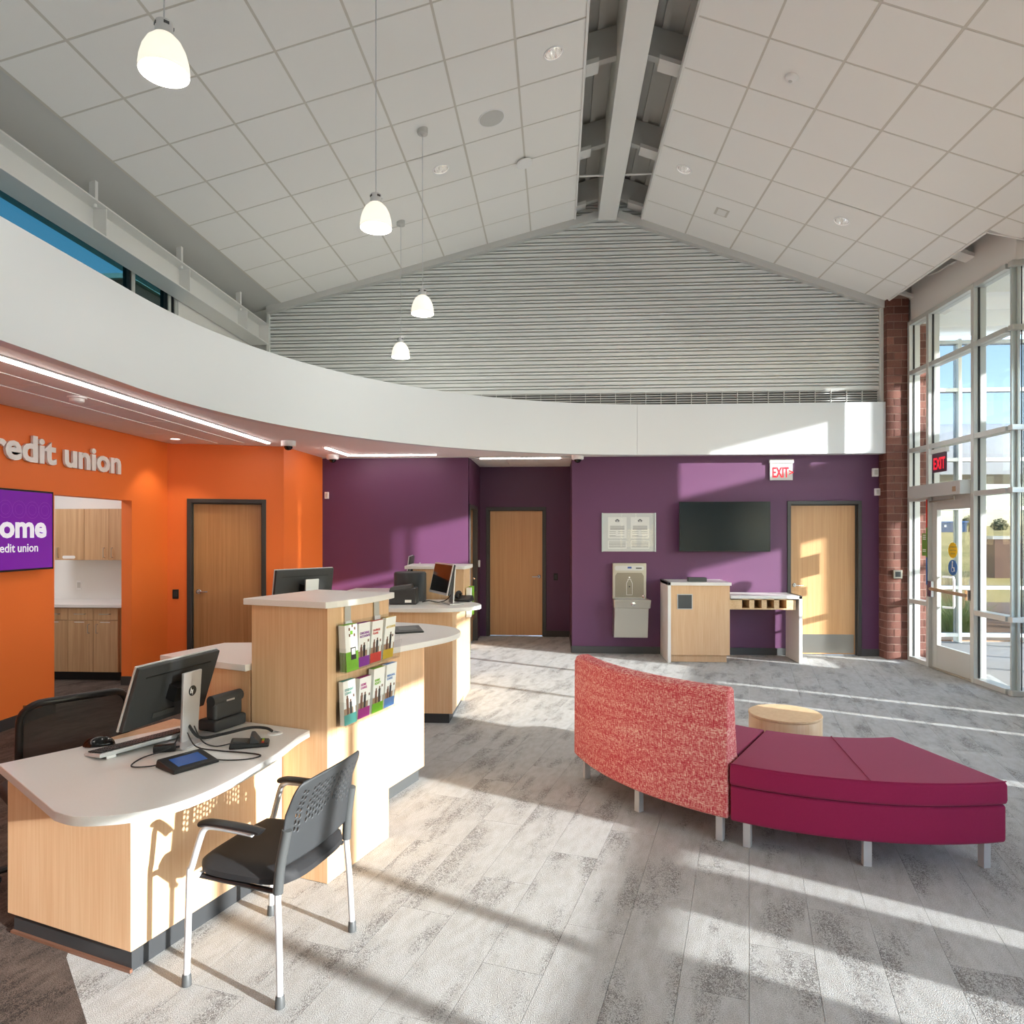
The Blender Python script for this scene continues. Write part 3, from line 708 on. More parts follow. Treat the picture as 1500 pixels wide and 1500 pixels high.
st = [(-3.20, 2.74), (-2.56, 2.70), (-2.56, 3.305), (-2.17, 3.305)]+catmull([(-2.13, 3.5), (-2.07, 3.75), (-2.04, 3.95), (-2.08, 4.18), (-2.24, 4.36), (-2.50, 4.44)], 6)+[(-2.75, 4.44), (-3.0, 4.30), (-3.0, 3.3), (-3.20, 3.2)]
obj('worktop', MB().prism(st, 1.0, 1.035), 'quartz', std, bevel=.003)
obj('body', MB().prism([(-2.98, 2.76), (-2.56, 2.73), (-2.56, 3.29), (-2.345, 3.29), (-2.345, 4.15), (-2.98, 4.15)], .092, 1.0), 'maple', std, bevel=.002)
obj('plinth', MB().prism([(-2.96, 2.80), (-2.58, 2.80), (-2.58, 3.3), (-2.375, 3.3), (-2.375, 4.125), (-2.96, 4.125)], .001, .092), 'plastic_grey', std)
# second pod, further back, faces the lobby squarely
sec = thing('corner_counter', 'maple counter with long rounded quartz top carrying a slanted monitor and cheque printer', 'counter')
cw = [(-2.45, 6.02), (-1.10, 6.0)]+catmull([(-.98, 6.03), (-.80, 6.14), (-.70, 6.32), (-.73, 6.50), (-.84, 6.68), (-.93, 6.86)], 6)+[(-2.45, 6.86)]
obj('worktop', MB().prism(cw, 1.0, 1.035), 'quartz', sec, bevel=.003)
obj('body', MB().prism([(-2.4, 6.05), (-.92, 6.05), (-.915, 6.88), (-2.4, 6.88)], .092, 1.0), 'maple', sec, bevel=.002)
obj('plinth', MB().prism([(-2.4, 6.08), (-.955, 6.08), (-.955, 6.88), (-2.4, 6.88)], .001, .092), 'charcoal', sec)
t2 = thing('tall_counter', 'tall maple block with quartz cap standing behind the slanted monitor', 'counter')
obj('body', B(-1.46, -.935, 6.91, 7.42, .002, 1.34), 'maple', t2, bevel=.002)
c2 = [(-1.54, 6.88), (-.95, 6.87)]+catmull([(-.92, 6.89), (-.89, 7.1), (-.90, 7.38), (-.93, 7.44)], 4)+[(-1.58, 7.44)]
obj('cap', MB().prism(c2, 1.34, 1.372), 'quartz', t2, bevel=.003)
obj('brochure_pocket', B(-.935, -.86, 6.98, 7.35, .80, 1.08), 'acrylic', t2)
obj('leaflet', B(-.92, -.875, 7.0, 7.1, .84, 1.14), 'paper', t2); obj('leaflet', B(-.92, -.875, 7.2, 7.3, .84, 1.14), 'c_lime', t2)

# ------------------------------------------------------------------ brochure rack and brochures on the tall counter
RACKX = -2.072
rack = thing('brochure_rack', 'clear acrylic two-tier brochure rack hanging from steel straps', 'rack', pod(RACKX, 2.78), POD)
L_ = .50
for s in (.075, .335): obj('strap', B(0, .006, s, s+.05, 1.24, 1.34), 'steel_brushed', rack); 
for s in (.075, .335): obj('clip', B(0, .012, s-.002, s+.052, 1.235, 1.26), 'silver', rack)
for zb in (1.018, .754):
    obj('back_sheet', B(.007, .010, 0, L_, zb, zb+.24), 'acrylic', rack)
    obj('front_lip', MB().hexa([(.060, 0, zb), (.063, 0, zb), (.063, L_, zb), (.060, L_, zb)], [(.075, 0, zb+.10), (.078, 0, zb+.10), (.078, L_, zb+.10), (.075, L_, zb+.10)]), 'acrylic', rack)
    obj('shelf', B(.008, .062, 0, L_, zb-.003, zb), 'acrylic', rack)
    for s in (0, L_-.003): obj('end_sheet', B(.008, .066, s, s+.003, zb, zb+.12), 'acrylic', rack)
BRO = [(.012, 0, 'lime', 'green and white booklet stack with a tablet picture in the upper rack tier', None, .038, 0, .228),
       (.135, 0, 'violet', 'brochure stack with violet foot band reading checking accounts', 'CHECKING\nACCOUNTS', .030, 1, .222),
       (.255, 0, 'red', 'brochure stack with red foot band reading savings plans', 'SAVINGS\nPLANS', .022, 1, .218),
       (.375, 0, 'gold', 'brochure stack with gold foot band beside the red one', 'ACCOUNTS', .022, 1, .222),
       (.012, 1, 'teal', 'brochure stack with teal foot band reading student loans in the lower tier', 'STUDENT\nLOANS', .026, 1, .214),
       (.135, 1, 'pink', 'brochure stack with pink foot band reading home loans', 'HOME\nLOANS', .030, 1, .205),
       (.255, 1, 'lime', 'brochure stack with green foot band and family picture in the lower tier', 'HOME\nEQUITY', .034, 1, .232),
       (.375, 1, 'sky', 'brochure stack with pale blue foot band in the lower tier', 'PERSONAL\nLOANS', .030, 1, .232)]
for s, tier, colr, lab, ttl, th, kind, h in BRO:
    zb = (1.018, .754)[tier]+.002; W_ = .102; lean = (-.012, .004, .008, .008)[int(s/.12)]; su = ((0, .006, .016, .026), (.002, .018, .012, .02))[tier][int(s/.12)]
    t = thing('brochure', lab, 'brochure', pod(RACKX+.010, 2.78+s, zb), POD, group='brochure stacks in the acrylic rack')
    def slabq(x0, x1, y0, y1, z0, z1):
        f = lambda z: lean*(z/.23)+(.014 if lean < 0 else 0); g = lambda z: su*z/.23
        return MB().hexa([(x0+f(z0), y0+g(z0), z0), (x1+f(z0), y0+g(z0), z0), (x1+f(z0), y1+g(z0), z0), (x0+f(z0), y1+g(z0), z0)], [(x0+f(z1), y0+g(z1), z1), (x1+f(z1), y0+g(z1), z1), (x1+f(z1), y1+g(z1), z1), (x0+f(z1), y1+g(z1), z1)])
    obj('sheets', slabq(0, th, 0, W_, 0, h), 'paper', t)
    band = .095 if kind == 0 else .05
    obj('foot_band', slabq(th*.0 if kind == 0 else th-.003, th+.0006, 0, W_, 0, band), 'c_'+colr, t)
    obj('top_edge', slabq(0, th-.003, .001, W_-.001, h, h+.0008), 'c_'+colr, t)
    if kind == 0:
        obj('picture', slabq(th, th+.0012, .04, .082, .055, .115), 'black', t); obj('picture', slabq(th, th+.0016, .046, .076, .08, .11), 'paper', t)
        for (yy, zz) in ((.03, .20), (.055, .215), (.075, .2), (.03, .17), (.07, .168)): obj('portrait', slabq(th, th+.001, yy, yy+.011, zz, zz+.014), 'c_brown', t)
        obj('badge', slabq(th, th+.001, .042, .062, .18, .198), 'c_lime', t)
    else:
        obj('picture', slabq(th, th+.001, .0, W_, band, band+.03), 'c_tan', t)
        for q in range(3):
            yy = .012+.03*q+rnd.random()*.01; hh = .05+.03*rnd.random()
            obj('figure', slabq(th, th+.0013, yy, yy+.018, band, band+hh), ('c_brown', 'charcoal', 'paper')[q], t)
            obj('figure_head', slabq(th, th+.0013, yy+.004, yy+.014, band+hh, band+hh+.013), 'c_brown', t)
    if ttl:
        sl_ = math.atan(lean/.23)
        text('title', ttl, .0165, 'c_'+colr, t, frame((th+lean*(.165/.23)+(.014 if lean < 0 else 0)+.0015, .010+su*.7, .165), (0, 1, 0), (math.sin(sl_), 0, math.cos(sl_))), .0003, bold=.0004)

# ------------------------------------------------------------------ sofa and bench (one ring, 45 degrees each)
SC = Vector((1.827, 5.285))
def leg(parent, r, ang, z=.14):
    x, y = r*math.cos(R(ang)), r*math.sin(R(ang))
    o = obj('leg', B(-.02, .02, -.02, .02, .001, z), 'silver_paint', parent, (x, y, 0), R(ang), bevel=.002); return o
bench = thing('curved_bench', 'curved magenta upholstered bench without a back on grey metal legs', 'bench', (SC.x, SC.y, 0))
a0, a1 = R(239.7), R(284.6)
obj('base', MB().sweep([(.975, .14), (1.742, .14), (1.75, .16), (1.75, .322), (1.742, .334), (.975, .334)], a0, a1, 28), 'magenta', bench, bevel=.012, seg=3)
cu = obj('cushion', MB().sweep([(.962, .338), (1.752, .338), (1.76, .36), (1.758, .435), (1.745, .452), (.975, .452), (.962, .44)], a0, a1, 28), 'magenta', bench, bevel=.012, seg=3)
am = (a0+a1)/2
obj('seam', MB().tube([((.97+.78*i/14)*math.cos(am), (.97+.78*i/14)*math.sin(am), .4525) for i in range(15)], .0035, 6), 'magenta', cu, smooth=True)
obj('seam', MB().tube([(1.747*math.cos(a0+(a1-a0)*i/30), 1.747*math.sin(a0+(a1-a0)*i/30), .451) for i in range(31)], .003, 6), 'magenta', cu, smooth=True)
for ang in (242.3, 262, 282.2): leg(bench, 1.69, ang)
for ang in (243, 281.5): leg(bench, 1.05, ang)
sofa = thing('curved_sofa', 'curved settee with pink and red tweed outer back and magenta seat', 'sofa', (SC.x, SC.y, 0))
b0, b1 = R(194.6), R(239.3)
obj('backrest', MB().sweep([(1.50, .145), (1.745, .145), (1.755, .165), (1.752, .80), (1.74, .838), (1.70, .85), (1.655, .85), (1.628, .83), (1.57, .46), (1.52, .40)], b0, b1, 34), 'tweed', sofa, bevel=.012, seg=3)
obj('seat_base', MB().sweep([(.975, .14), (1.495, .14), (1.495, .334), (.975, .334)], b0+.004, b1-.004, 28), 'magenta', sofa, bevel=.012, seg=3)
obj('seat', MB().sweep([(.962, .338), (1.51, .338), (1.51, .40), (1.55, .452), (.975, .452), (.962, .44)], b0+.004, b1-.004, 28), 'magenta', sofa, bevel=.012, seg=3)
obj('end_panel', MB().sweep([(1.46, .15), (1.745, .15), (1.745, .66), (1.60, .66), (1.50, .46)], b0-.012, b0-.001, 1), 'tweed', sofa, bevel=.008)
for ang in (197.5, 218.8, 237.3): leg(sofa, 1.69, ang)
for ang in (198, 236): leg(sofa, 1.05, ang)
drum = thing('drum_table', 'round maple drum side table behind the magenta bench', 'side table', (1.60, 4.885, 0))
obj('drum_side', MB().lathe([(.238, .002), (.24, .004), (.24, .425), (.237, .43)], 56, close=True), 'drum_wood', drum, smooth=True)
obj('drum_top', MB().lathe([(.240, .432), (.243, .435), (.243, .447), (.240, .45)], 56, close=True), 'drum_wood', drum, smooth=True)

# ------------------------------------------------------------------ guest chair (local +y is the front)
def guest_chair(label, loc, rot):
    t = thing('guest_chair', label, 'chair', loc, rot)
    for s in (-1, 1):
        # front leg rises into the arm
        front = catmull([(s*.250, .205, .03), (s*.248, .200, .22), (s*.246, .195, .42), (s*.243, .188, .445), (s*.238, .15, .565), (s*.237, .13, .596), (s*.236, .10, .606), (s*.236, .02, .606), (s*.236, -.08, .602)], 5)
        lg = obj('leg', MB().tube(front, .0125, 10), 'silver_paint', t, smooth=True)
        obj('foot', MB().lathe([(.013, .045), (.016, .04), (.018, .002), (0, .001)], 14, (s*.250, .205, 0)), 'plastic_grey', lg, smooth=True)
        back = catmull([(s*.247, -.205, .03), (s*.240, -.195, .25), (s*.232, -.185, .42), (s*.226, -.20, .56), (s*.222, -.215, .62)], 5)
        lg = obj('leg', MB().tube(back, .0125, 10), 'silver_paint', t, smooth=True)
        obj('foot', MB().lathe([(.013, .045), (.016, .04), (.018, .002), (0, .001)], 14, (s*.247, -.205, 0)), 'plastic_grey', lg, smooth=True)
        obj('back_sleeve', MB().tube(catmull([(s*.233, -.186, .40), (s*.229, -.194, .50), (s*.222, -.217, .628)], 4), .0185, 10), 'plastic_grey', t, smooth=True)
        pad = catmull([(s*.236, .15, .604), (s*.236, .11, .622), (s*.236, .0, .624), (s*.236, -.09, .618), (s*.235, -.12, .608)], 5)
        mb = MB().tube(pad, [.010]+[.018]*(len(pad)-2)+[.010], 10)
        mb.v = [((x-s*.236)*1.35+s*.236, y, (z-.616)*.62+.616) for x, y, z in mb.v]
        obj('armrest', mb, 'black', t, smooth=True)
        obj('side_rail', MB().tube([(s*.244, .19, .405), (s*.20, .175, .405)], .011, 8), 'silver_paint', t, smooth=True)
        obj('side_rail', MB().tube([(s*.21, .18, .40), (s*.21, -.18, .39)], .010, 8), 'black', t, smooth=True)
    # seat pad: rounded square with a crowned top and a waterfall front
    N = 22; sv = []; sf = []
    def seat_pt(i, j, top):
        a = -1+2*i/N; b_ = -1+2*j/N
        k = (1-abs(a)**3.2*abs(b_)**3.2*.18)
        x = .232*a*k*(1-.03*b_*0); y = .225*b_*k
        e = max(abs(a), abs(b_))
        if top:
            z = .468-.030*max(0, (e-.72)/.28)**2.2-.010*(1-a*a)*(1-b_*b_)*.6-.012*max(0, b_-.5)**1.5
        else: z = .405+.012*max(0, (e-.8)/.2)
        return (x, y, z)
    for top in (True, False):
        o = len(sv); sv += [seat_pt(i, j, top) for i in range(N+1) for j in range(N+1)]
        for i in range(N):
            for j in range(N):
                q = (o+i*(N+1)+j, o+(i+1)*(N+1)+j, o+(i+1)*(N+1)+j+1, o+i*(N+1)+j+1); sf.append(q if top else q[::-1])
    ring = [(i, 0) for i in range(N)]+[(N, j) for j in range(N)]+[(N-i, N) for i in range(N)]+[(0, N-j) for j in range(N)]
    off = (N+1)**2; idx = lambda ij: ij[0]*(N+1)+ij[1]
    for k in range(len(ring)):
        p_, q_ = idx(ring[k]), idx(ring[(k+1) % len(ring)]); sf.append((p_, off+p_, off+q_, q_))
    mb = MB(); mb.v = sv; mb.f = sf
    obj('seat', mb, 'black_soft', t, smooth=True)
    # perforated backrest shell
    NU, NV = 54, 40; hw = .235; z0, z1 = .485, .815
    def bp(u, v):
        a = -1+2*u; crown = 1-.10*max(0, v-.72)/.28*0
        w = hw*(1-.05*v)*(1 if v < .8 else math.sqrt(max(.0, 1-((v-.8)/.2)**2))*.16+.84) if v > .8 else hw*(1-.05*v)
        z = z0+(z1-z0)*v-.02*a*a*(v > .55)*(v-.55)/.45
        y = -.205-.05*v-.035*max(0, v-.6)*2.0-.045*(1-a*a)*(.6+.4*v)+.02
        return (a*w, y, z)
    holes = set()
    for c_ in range(2, 25):
        for r_ in range(-1, 8):
            uu = 2*c_+1; vv = 12+3*r_+(c_ % 2)*2-(c_ % 2)*(r_ % 1)
            if uu < 5 or uu > NU-6: continue
            a = abs(-1+2*(uu+.5)/NU)
            if vv+1 < 35-4*(a > .8) and vv >= 11+9*(1-a)*.9 and c_ % 9 != 4:
                holes.add((uu, vv)); holes.add((uu, vv+1))
    mb = MB(); mb.v = [bp(i/NU, j/NV) for i in range(NU+1) for j in range(NV+1)]
    for i in range(NU):
        for j in range(NV):
            if (i, j) in holes: continue
            mb.f.append((i*(NV+1)+j, (i+1)*(NV+1)+j, (i+1)*(NV+1)+j+1, i*(NV+1)+j+1))
    o = obj('backrest', mb, 'charcoal', t, smooth='all')
    sol = o.modifiers.new('solid', 'SOLIDIFY'); sol.thickness = .007; sol.offset = 0
    return t
guest_chair('black guest chair with perforated back and silver legs facing the low desk', (-1.127, 2.679, .001), math.atan2(.097, -.394)-math.pi/2)

# ------------------------------------------------------------------ mesh task chair behind the low desk
tc_ = thing('task_chair', 'black mesh-back task chair with its back against the low desk', 'chair', (-2.215-.31*.30/.398-.02, 3.085+.25*.30/.398, .004), math.atan2(.25, -.31)-math.pi/2)
# local +y points from the backrest towards the seat front
by = -.26
def rrect(w, h, r, n=6):
    pts = []
    for cx_, cz_, s0 in ((w-r, h-r, 0), (-(w-r), h-r, 90), (-(w-r), -(h-r), 180), (w-r, -(h-r), 270)):
        for i in range(n+1):
            a = R(s0+90*i/n); pts.append((cx_+r*math.cos(a), cz_+r*math.sin(a)))
    return pts
fr = rrect(.225, .235, .09); fr3 = [(x, by-.03+.08*x*x/.05-.02*(z/.2), .69+z*1.0) for x, z in fr]
obj('back_frame', MB().tube(fr3+[fr3[0]], .017, 10), 'black', tc_, smooth=True)
mb = MB(); n_ = 16
for i in range(n_+1):
    for j in range(n_+1):
        x, z = -.215+.43*i/n_, -.225+.45*j/n_; mb.v.append((x, by-.03+.08*x*x/.05-.02*(z/.2), .69+z))
for i in range(n_):
    for j in range(n_): mb.f.append((i*(n_+1)+j, (i+1)*(n_+1)+j, (i+1)*(n_+1)+j+1, i*(n_+1)+j+1))
m = bpy.data.materials.new('mesh_fabric'); m.use_nodes = True; nt = m.node_tree; b = nt.nodes['Principled BSDF']; b.inputs['Base Color'].default_value = (.02, .02, .02, 1); b.inputs['Roughness'].default_value = .8; b.inputs['Alpha'].default_value = .72; MATS['mesh_fabric'] = m
obj('back_mesh', mb, 'mesh_fabric', tc_, smooth='all')
obj('lumbar_post', MB().tube([(0, by-.06, .42), (0, by-.07, .62)], .02, 8), 'black', tc_, smooth=True)
obj('seat', MB().prism(rrect(.235, .225, .07), .40, .46), 'black_soft', tc_, bevel=.02, seg=3)
obj('gas_lift', MB().cyl(0, 0, .10, .40, .025, 16), 'chrome', tc_, smooth=True)
for k in range(5):
    a = R(72*k+20); arm_ = obj('base_arm', MB().tube([(0, 0, .10), (.27*math.cos(a), .27*math.sin(a), .07)], [.026, .016], 8), 'black', tc_, smooth=True)
    obj('caster', MB().lathe([(.024, -.01), (.026, 0), (.024, .01)], 14, close=True), 'black', arm_, (.27*math.cos(a), .27*math.sin(a), .028), (R(90), 0, a), smooth=True)

# ------------------------------------------------------------------ things on the low desk
DZ = .7405
N_ = Vector((.978, -.208, 0)); Rr = Vector((.208, .978, 0))
mon = thing('monitor', 'large computer monitor seen from behind on the low desk with silver stand', 'monitor', (-1.700, 3.06, DZ), math.atan2(Rr.y, Rr.x))
# local x along the panel, local -y towards the lobby (back of the monitor)
def monitor_parts(t, w=.505, h=.30, cz=.24, tilt=.33, dx=0.0, dy=.085, logo=True):
    M = Matrix.Translation((dx, dy, cz)) @ Matrix.Rotation(tilt, 4, 'X')
    def pb(*a): return MB().box(*a).xf(M)
    obj('shell', pb(-w/2, w/2, -.012, .010, -h/2, h/2), 'charcoal', t, bevel=.006)
    obj('bezel', pb(-w/2-.003, w/2+.003, .009, .018, -h/2-.003, h/2+.003), 'silver_paint', t, bevel=.002)
    obj('screen', pb(-w/2+.012, w/2-.012, .0175, .0192, -h/2+.02, h/2-.012), 'black_gloss', t)
    obj('vent_slot', pb(-w/2+.05, w/2-.05, -.0135, -.0115, h/2-.055, h/2-.049), 'black', t)
    obj('port_panel', pb(-.10, .03, -.016, -.012, -h/2+.03, -h/2+.055), 'plastic_grey', t)
    obj('hinge', pb(-.045, .045, -.06, -.012, -.035, .035), 'black', t)
    neck = MB().hexa([(-.05, -.012, .004), (.05, -.012, .004), (.05, .002, .004), (-.05, .002, .004)], [(-.058, -.030, .325), (.058, -.030, .325), (.058, -.016, .325), (-.058, -.016, .325)])
    nk = obj('stand_column', neck, 'silver', t, bevel=.003)
    obj('cable_hole', B(-.018, .018, -.0145, -.011, .06, .10), 'black', nk)
    if logo:
        lg = obj('logo_disc', MB().lathe([(0, 0), (.024, 0), (.024, .0008), (0, .0008)], 28), 'black', nk, (.0, -.0255, .235), (R(93.2), 0, 0))
        text('logo_letters', 'hp', .034, 'white_plastic', nk, Matrix.Translation((-.0185, -.0278, .2265)) @ Matrix.Rotation(R(93.2), 4, 'X') @ Matrix(((1, .25, 0, 0), (0, 1, 0, 0), (0, 0, 1, 0), (0, 0, 0, 1))), .0004, bold=.0006)
    obj('stand_foot', MB().prism([(-.13, -.085), (.13, -.085), (.12, .055), (-.12, .055)], 0, .008), 'silver', t, bevel=.002)
monitor_parts(mon)
kb = thing('keyboard', 'silver-edged keyboard with dark keys lying beside the monitor on the low desk', 'keyboard', (-1.865, 3.0, DZ), math.atan2(.21, .978)-R(0)); kb.rotation_euler.z = R(62); kb.location = (-1.872, 2.985, DZ)
body = MB().hexa([(-.22, -.065, .012), (.22, -.065, .012), (.22, .065, .002), (-.22, .065, .002)], [(-.22, -.065, .030), (.22, -.065, .030), (.22, .065, .012), (-.22, .065, .012)])
obj('case', body, 'silver_paint', kb, bevel=.003)
for r_ in range(5):
    for c_ in range(15):
        x = -.208+c_*.0278; y = -.052+r_*.0215; zz = .0305-(y+.065)/.13*.018
        obj('key', B(x, x+.0248, y, y+.0185, zz, zz+.004), 'black', kb)
for x in (-.17, .17): obj('tilt_foot', B(x-.02, x+.02, -.062, -.055, .0005, .016), 'white_plastic', kb)
mo = thing('mouse', 'black computer mouse lying near the keyboard', 'mouse', (-2.07, 2.975, DZ), R(-70))
mb = MB(); nu, nv = 16, 8
for i in range(nu):
    for j in range(nv+1):
        a = 2*math.pi*i/nu; e = j/nv*math.pi/2; mb.v.append((.040*math.cos(a)*math.cos(e)*(1-.1*math.sin(a)), .066*math.sin(a)*math.cos(e), .040*math.sin(e)+.001))
for i in range(nu):
    for j in range(nv): mb.f.append((i*(nv+1)+j, ((i+1) % nu)*(nv+1)+j, ((i+1) % nu)*(nv+1)+j+1, i*(nv+1)+j+1))
obj('shell', mb, 'black_gloss', mo, smooth=True); obj('wheel', MB().lathe([(.007, -.004), (.009, 0), (.007, .004)], 12, close=True), 'plastic_grey', mo, (0, .028, .029), (0, R(90), 0))
sp = thing('signature_pad', 'black signature pad with blue screen near the front edge of the low desk', 'signature pad', (-1.525, 2.745, DZ), R(57)); 
def wedge(x, y, z0, z1): return [(-x, -y, z0), (x, -y, z0), (x, y, z0), (-x, y, z0)], z1
b4 = [(-.10, -.075, 0), (.10, -.075, 0), (.10, .075, 0), (-.10, .075, 0)]; t4 = [(-.095, -.07, .012), (.095, -.07, .012), (.095, .07, .034), (-.095, .07, .034)]
obj('case', MB().hexa(b4, t4), 'black', sp, bevel=.010, seg=3)
sl_ = math.atan(.022/.14); Ms = Matrix.Translation((0, 0, .0235)) @ Matrix.Rotation(sl_, 4, 'X')
obj('screen', MB().box(-.062, .062, -.042, .038, 0, .0012).xf(Ms), 'screen_blue', sp); obj('name_plate', MB().box(.01, .07, .048, .056, 0, .0012).xf(Ms), 'plastic_grey', sp)
ct = thing('card_terminal', 'black card payment terminal with coloured keys at the end of the low desk', 'card terminal', (-1.385, 3.015, DZ), R(20))
obj('case', MB().hexa([(-.085, -.05, 0), (.085, -.05, 0), (.085, .05, 0), (-.085, .05, 0)], [(-.08, -.047, .028), (.08, -.047, .014), (.08, .047, .014), (-.08, .047, .028)]), 'black', ct, bevel=.006, seg=3)
obj('hood', MB().hexa([(.0, -.048, .018), (.045, -.048, .018), (.045, .048, .018), (.0, .048, .018)], [(.005, -.046, .052), (.02, -.046, .052), (.02, .046, .052), (.005, .046, .052)]), 'charcoal', ct, bevel=.004)
obj('display', MB().hexa([(-.07, -.034, .026), (-.01, -.034, .022), (-.01, .034, .022), (-.07, .034, .026)], [(-.07, -.034, .0295), (-.01, -.034, .0245), (-.01, .034, .0245), (-.07, .034, .0295)]), 'plastic_grey', ct)
for i, cc in enumerate(('c_red', 'c_gold', 'c_lime')): obj('key', B(.052, .062, -.03+i*.022, -.014+i*.022, .012, .0195), cc, ct)
for i in range(3):
    for j in range(2): obj('key', B(.066+j*.008, .072+j*.008, -.03+i*.022, -.014+i*.022, .010, .0175), 'plastic_grey', ct)
scn = thing('cheque_scanner', 'black cheque scanner standing behind the monitor on the low desk', 'scanner', (-1.655, 3.30, DZ), R(70))
obj('base', B(-.10, .10, -.06, .06, 0, .055), 'charcoal', scn, bevel=.012, seg=3); obj('tower', B(-.09, .09, -.045, .02, .05, .15), 'charcoal', scn, bevel=.018, seg=3)
obj('hood', MB().tube([(-.092, -.02, .145), (.092, -.02, .145)], .028, 14), 'charcoal', scn, smooth=True); obj('badge', B(-.02, .03, -.0495, -.047, .135, .143), 'silver', scn)
def cable(label, pts, r=.003, m='black'): return obj('cable', MB().tube(catmull(pts, 8), r, 6), m, smooth=True, label=label, cat='cable', group='cables on the low desk')
cable('thin black cord looping left from the monitor foot to the signature pad', [(-1.70, 2.98, DZ+.05), (-1.69, 2.90, DZ+.02), (-1.76, 2.80, DZ+.004), (-1.74, 2.70, DZ+.004), (-1.66, 2.70, DZ+.006), (-1.60, 2.74, DZ+.012)])
cable('thin black cord looping right of the signature pad', [(-1.44, 2.79, DZ+.01), (-1.38, 2.80, DZ+.004), (-1.30, 2.82, DZ+.004), (-1.27, 2.87, DZ+.004), (-1.35, 2.90, DZ+.004), (-1.48, 2.92, DZ+.004), (-1.60, 2.95, DZ+.01), (-1.68, 3.02, DZ+.05)])
cable('thick black cable bundle lying between monitor stand and card terminal', [(-1.69, 3.05, DZ+.075), (-1.62, 3.02, DZ+.03), (-1.54, 3.08, DZ+.03), (-1.46, 3.18, DZ+.032), (-1.40, 3.22, DZ+.02), (-1.36, 3.20, DZ+.012)], .007)
cable('cord joining the card terminal to the cable bundle', [(-1.47, 3.0, DZ+.01), (-1.53, 2.98, DZ+.004), (-1.60, 3.0, DZ+.02), (-1.67, 3.06, DZ+.07)])
gr = thing('cable_grommet', 'round white cable grommet in the low desk top', 'grommet', (-1.345, 3.2, DZ)); obj('ring', MB().lathe([(.02, .0), (.035, .0), (.035, .004), (.02, .006)], 24), 'white_plastic', gr, smooth=True)
psu = thing('power_adapter', 'small black power adapter lying at the monitor foot', 'adapter', (-1.72, 2.905, DZ), R(25)); obj('case', B(-.045, .045, -.018, .018, 0, .03), 'black', psu, bevel=.005); obj('plug', MB().tube([(.045, 0, .015), (.06, 0, .015)], .005, 8), 'black', psu)

# ------------------------------------------------------------------ things on the standing counters
Q = 1.0355
m2 = thing('monitor', 'monitor seen from behind over the cap of the brochure block', 'monitor', (-1.84, 5.02, 1.036), R(54))
monitor_parts(m2, .50, .29, .255, .16, logo=False)
pad2 = thing('signature_pad', 'flat black signature pad on the rounded end of the standing counter', 'signature pad', pod(-2.40, 4.02, Q), R(25)); 
obj('case', MB().hexa(b4, t4), 'black', pad2, bevel=.010, seg=3); obj('screen', MB().box(-.062, .062, -.042, .038, 0, .0012).xf(Ms), 'plastic_grey', pad2)
m3 = thing('monitor', 'slanted monitor seen from its edge on the corner counter with orange in its screen', 'monitor', (-.995, 6.45, Q), R(119))
monitor_parts(m3, .50, .29, .24, .22, logo=False)
pr_ = thing('receipt_printer', 'dark grey cheque printer with sloping front on the corner counter', 'printer', (-1.42, 6.43, Q), R(5))
obj('case', MB().hexa([(-.15, -.11, 0), (.11, -.11, 0), (.11, .11, 0), (-.15, .11, 0)], [(-.15, -.10, .13), (.10, -.10, .155), (.10, .10, .155), (-.15, .10, .13)]), 'charcoal', pr_, bevel=.012, seg=3)
obj('lid', MB().hexa([(-.15, -.10, .125), (.06, -.10, .15), (.06, .1, .15), (-.15, .1, .125)], [(-.14, -.09, .16), (.05, -.09, .185), (.05, .09, .185), (-.14, .09, .16)]), 'plastic_grey', pr_, bevel=.006)
obj('rating_label', B(.0, .06, -.112, -.108, .02, .045), 'paper', pr_)
bl = thing('bill_counter', 'tall black cylindrical cash device standing behind the grey printer', 'cash device', (-1.45, 6.74, Q)); obj('housing', MB().lathe([(.155, 0), (.16, .01), (.16, .27), (.15, .285), (0, .285)], 40), 'charcoal', bl, smooth=True); obj('tray', B(-.06, .06, -.17, -.10, .03, .05), 'plastic_grey', bl)
m4 = thing('monitor', 'thin monitor seen from its edge beyond the black cash device', 'monitor', (-1.62, 7.95, 1.036), R(97)); monitor_parts(m4, .50, .29, .26, .12, logo=False)
back = thing('side_counter', 'maple counter with quartz top standing behind the tall block', 'counter'); obj('worktop', B(-2.45, -1.0, 7.46, 8.25, 1.0, 1.035), 'quartz', back, bevel=.003); obj('body', B(-2.4, -1.05, 7.5, 8.2, .092, 1.0), 'maple', back); obj('plinth', B(-2.38, -1.08, 7.52, 8.18, .001, .092), 'charcoal', back)
ph = thing('desk_phone', 'black desk telephone on the right end of the corner counter', 'telephone', (-.93, 6.70, Q), R(-10))
obj('base', MB().hexa([(-.11, -.08, 0), (.11, -.08, 0), (.11, .08, 0), (-.11, .08, 0)], [(-.10, -.075, .02), (.10, -.075, .02), (.10, .07, .055), (-.10, .07, .055)]), 'black', ph, bevel=.006)
obj('handset', MB().tube(catmull([(-.03, -.06, .04), (-.035, -.03, .075), (-.035, .03, .085), (-.03, .07, .065)], 5), .018, 8), 'black', ph, smooth=True)
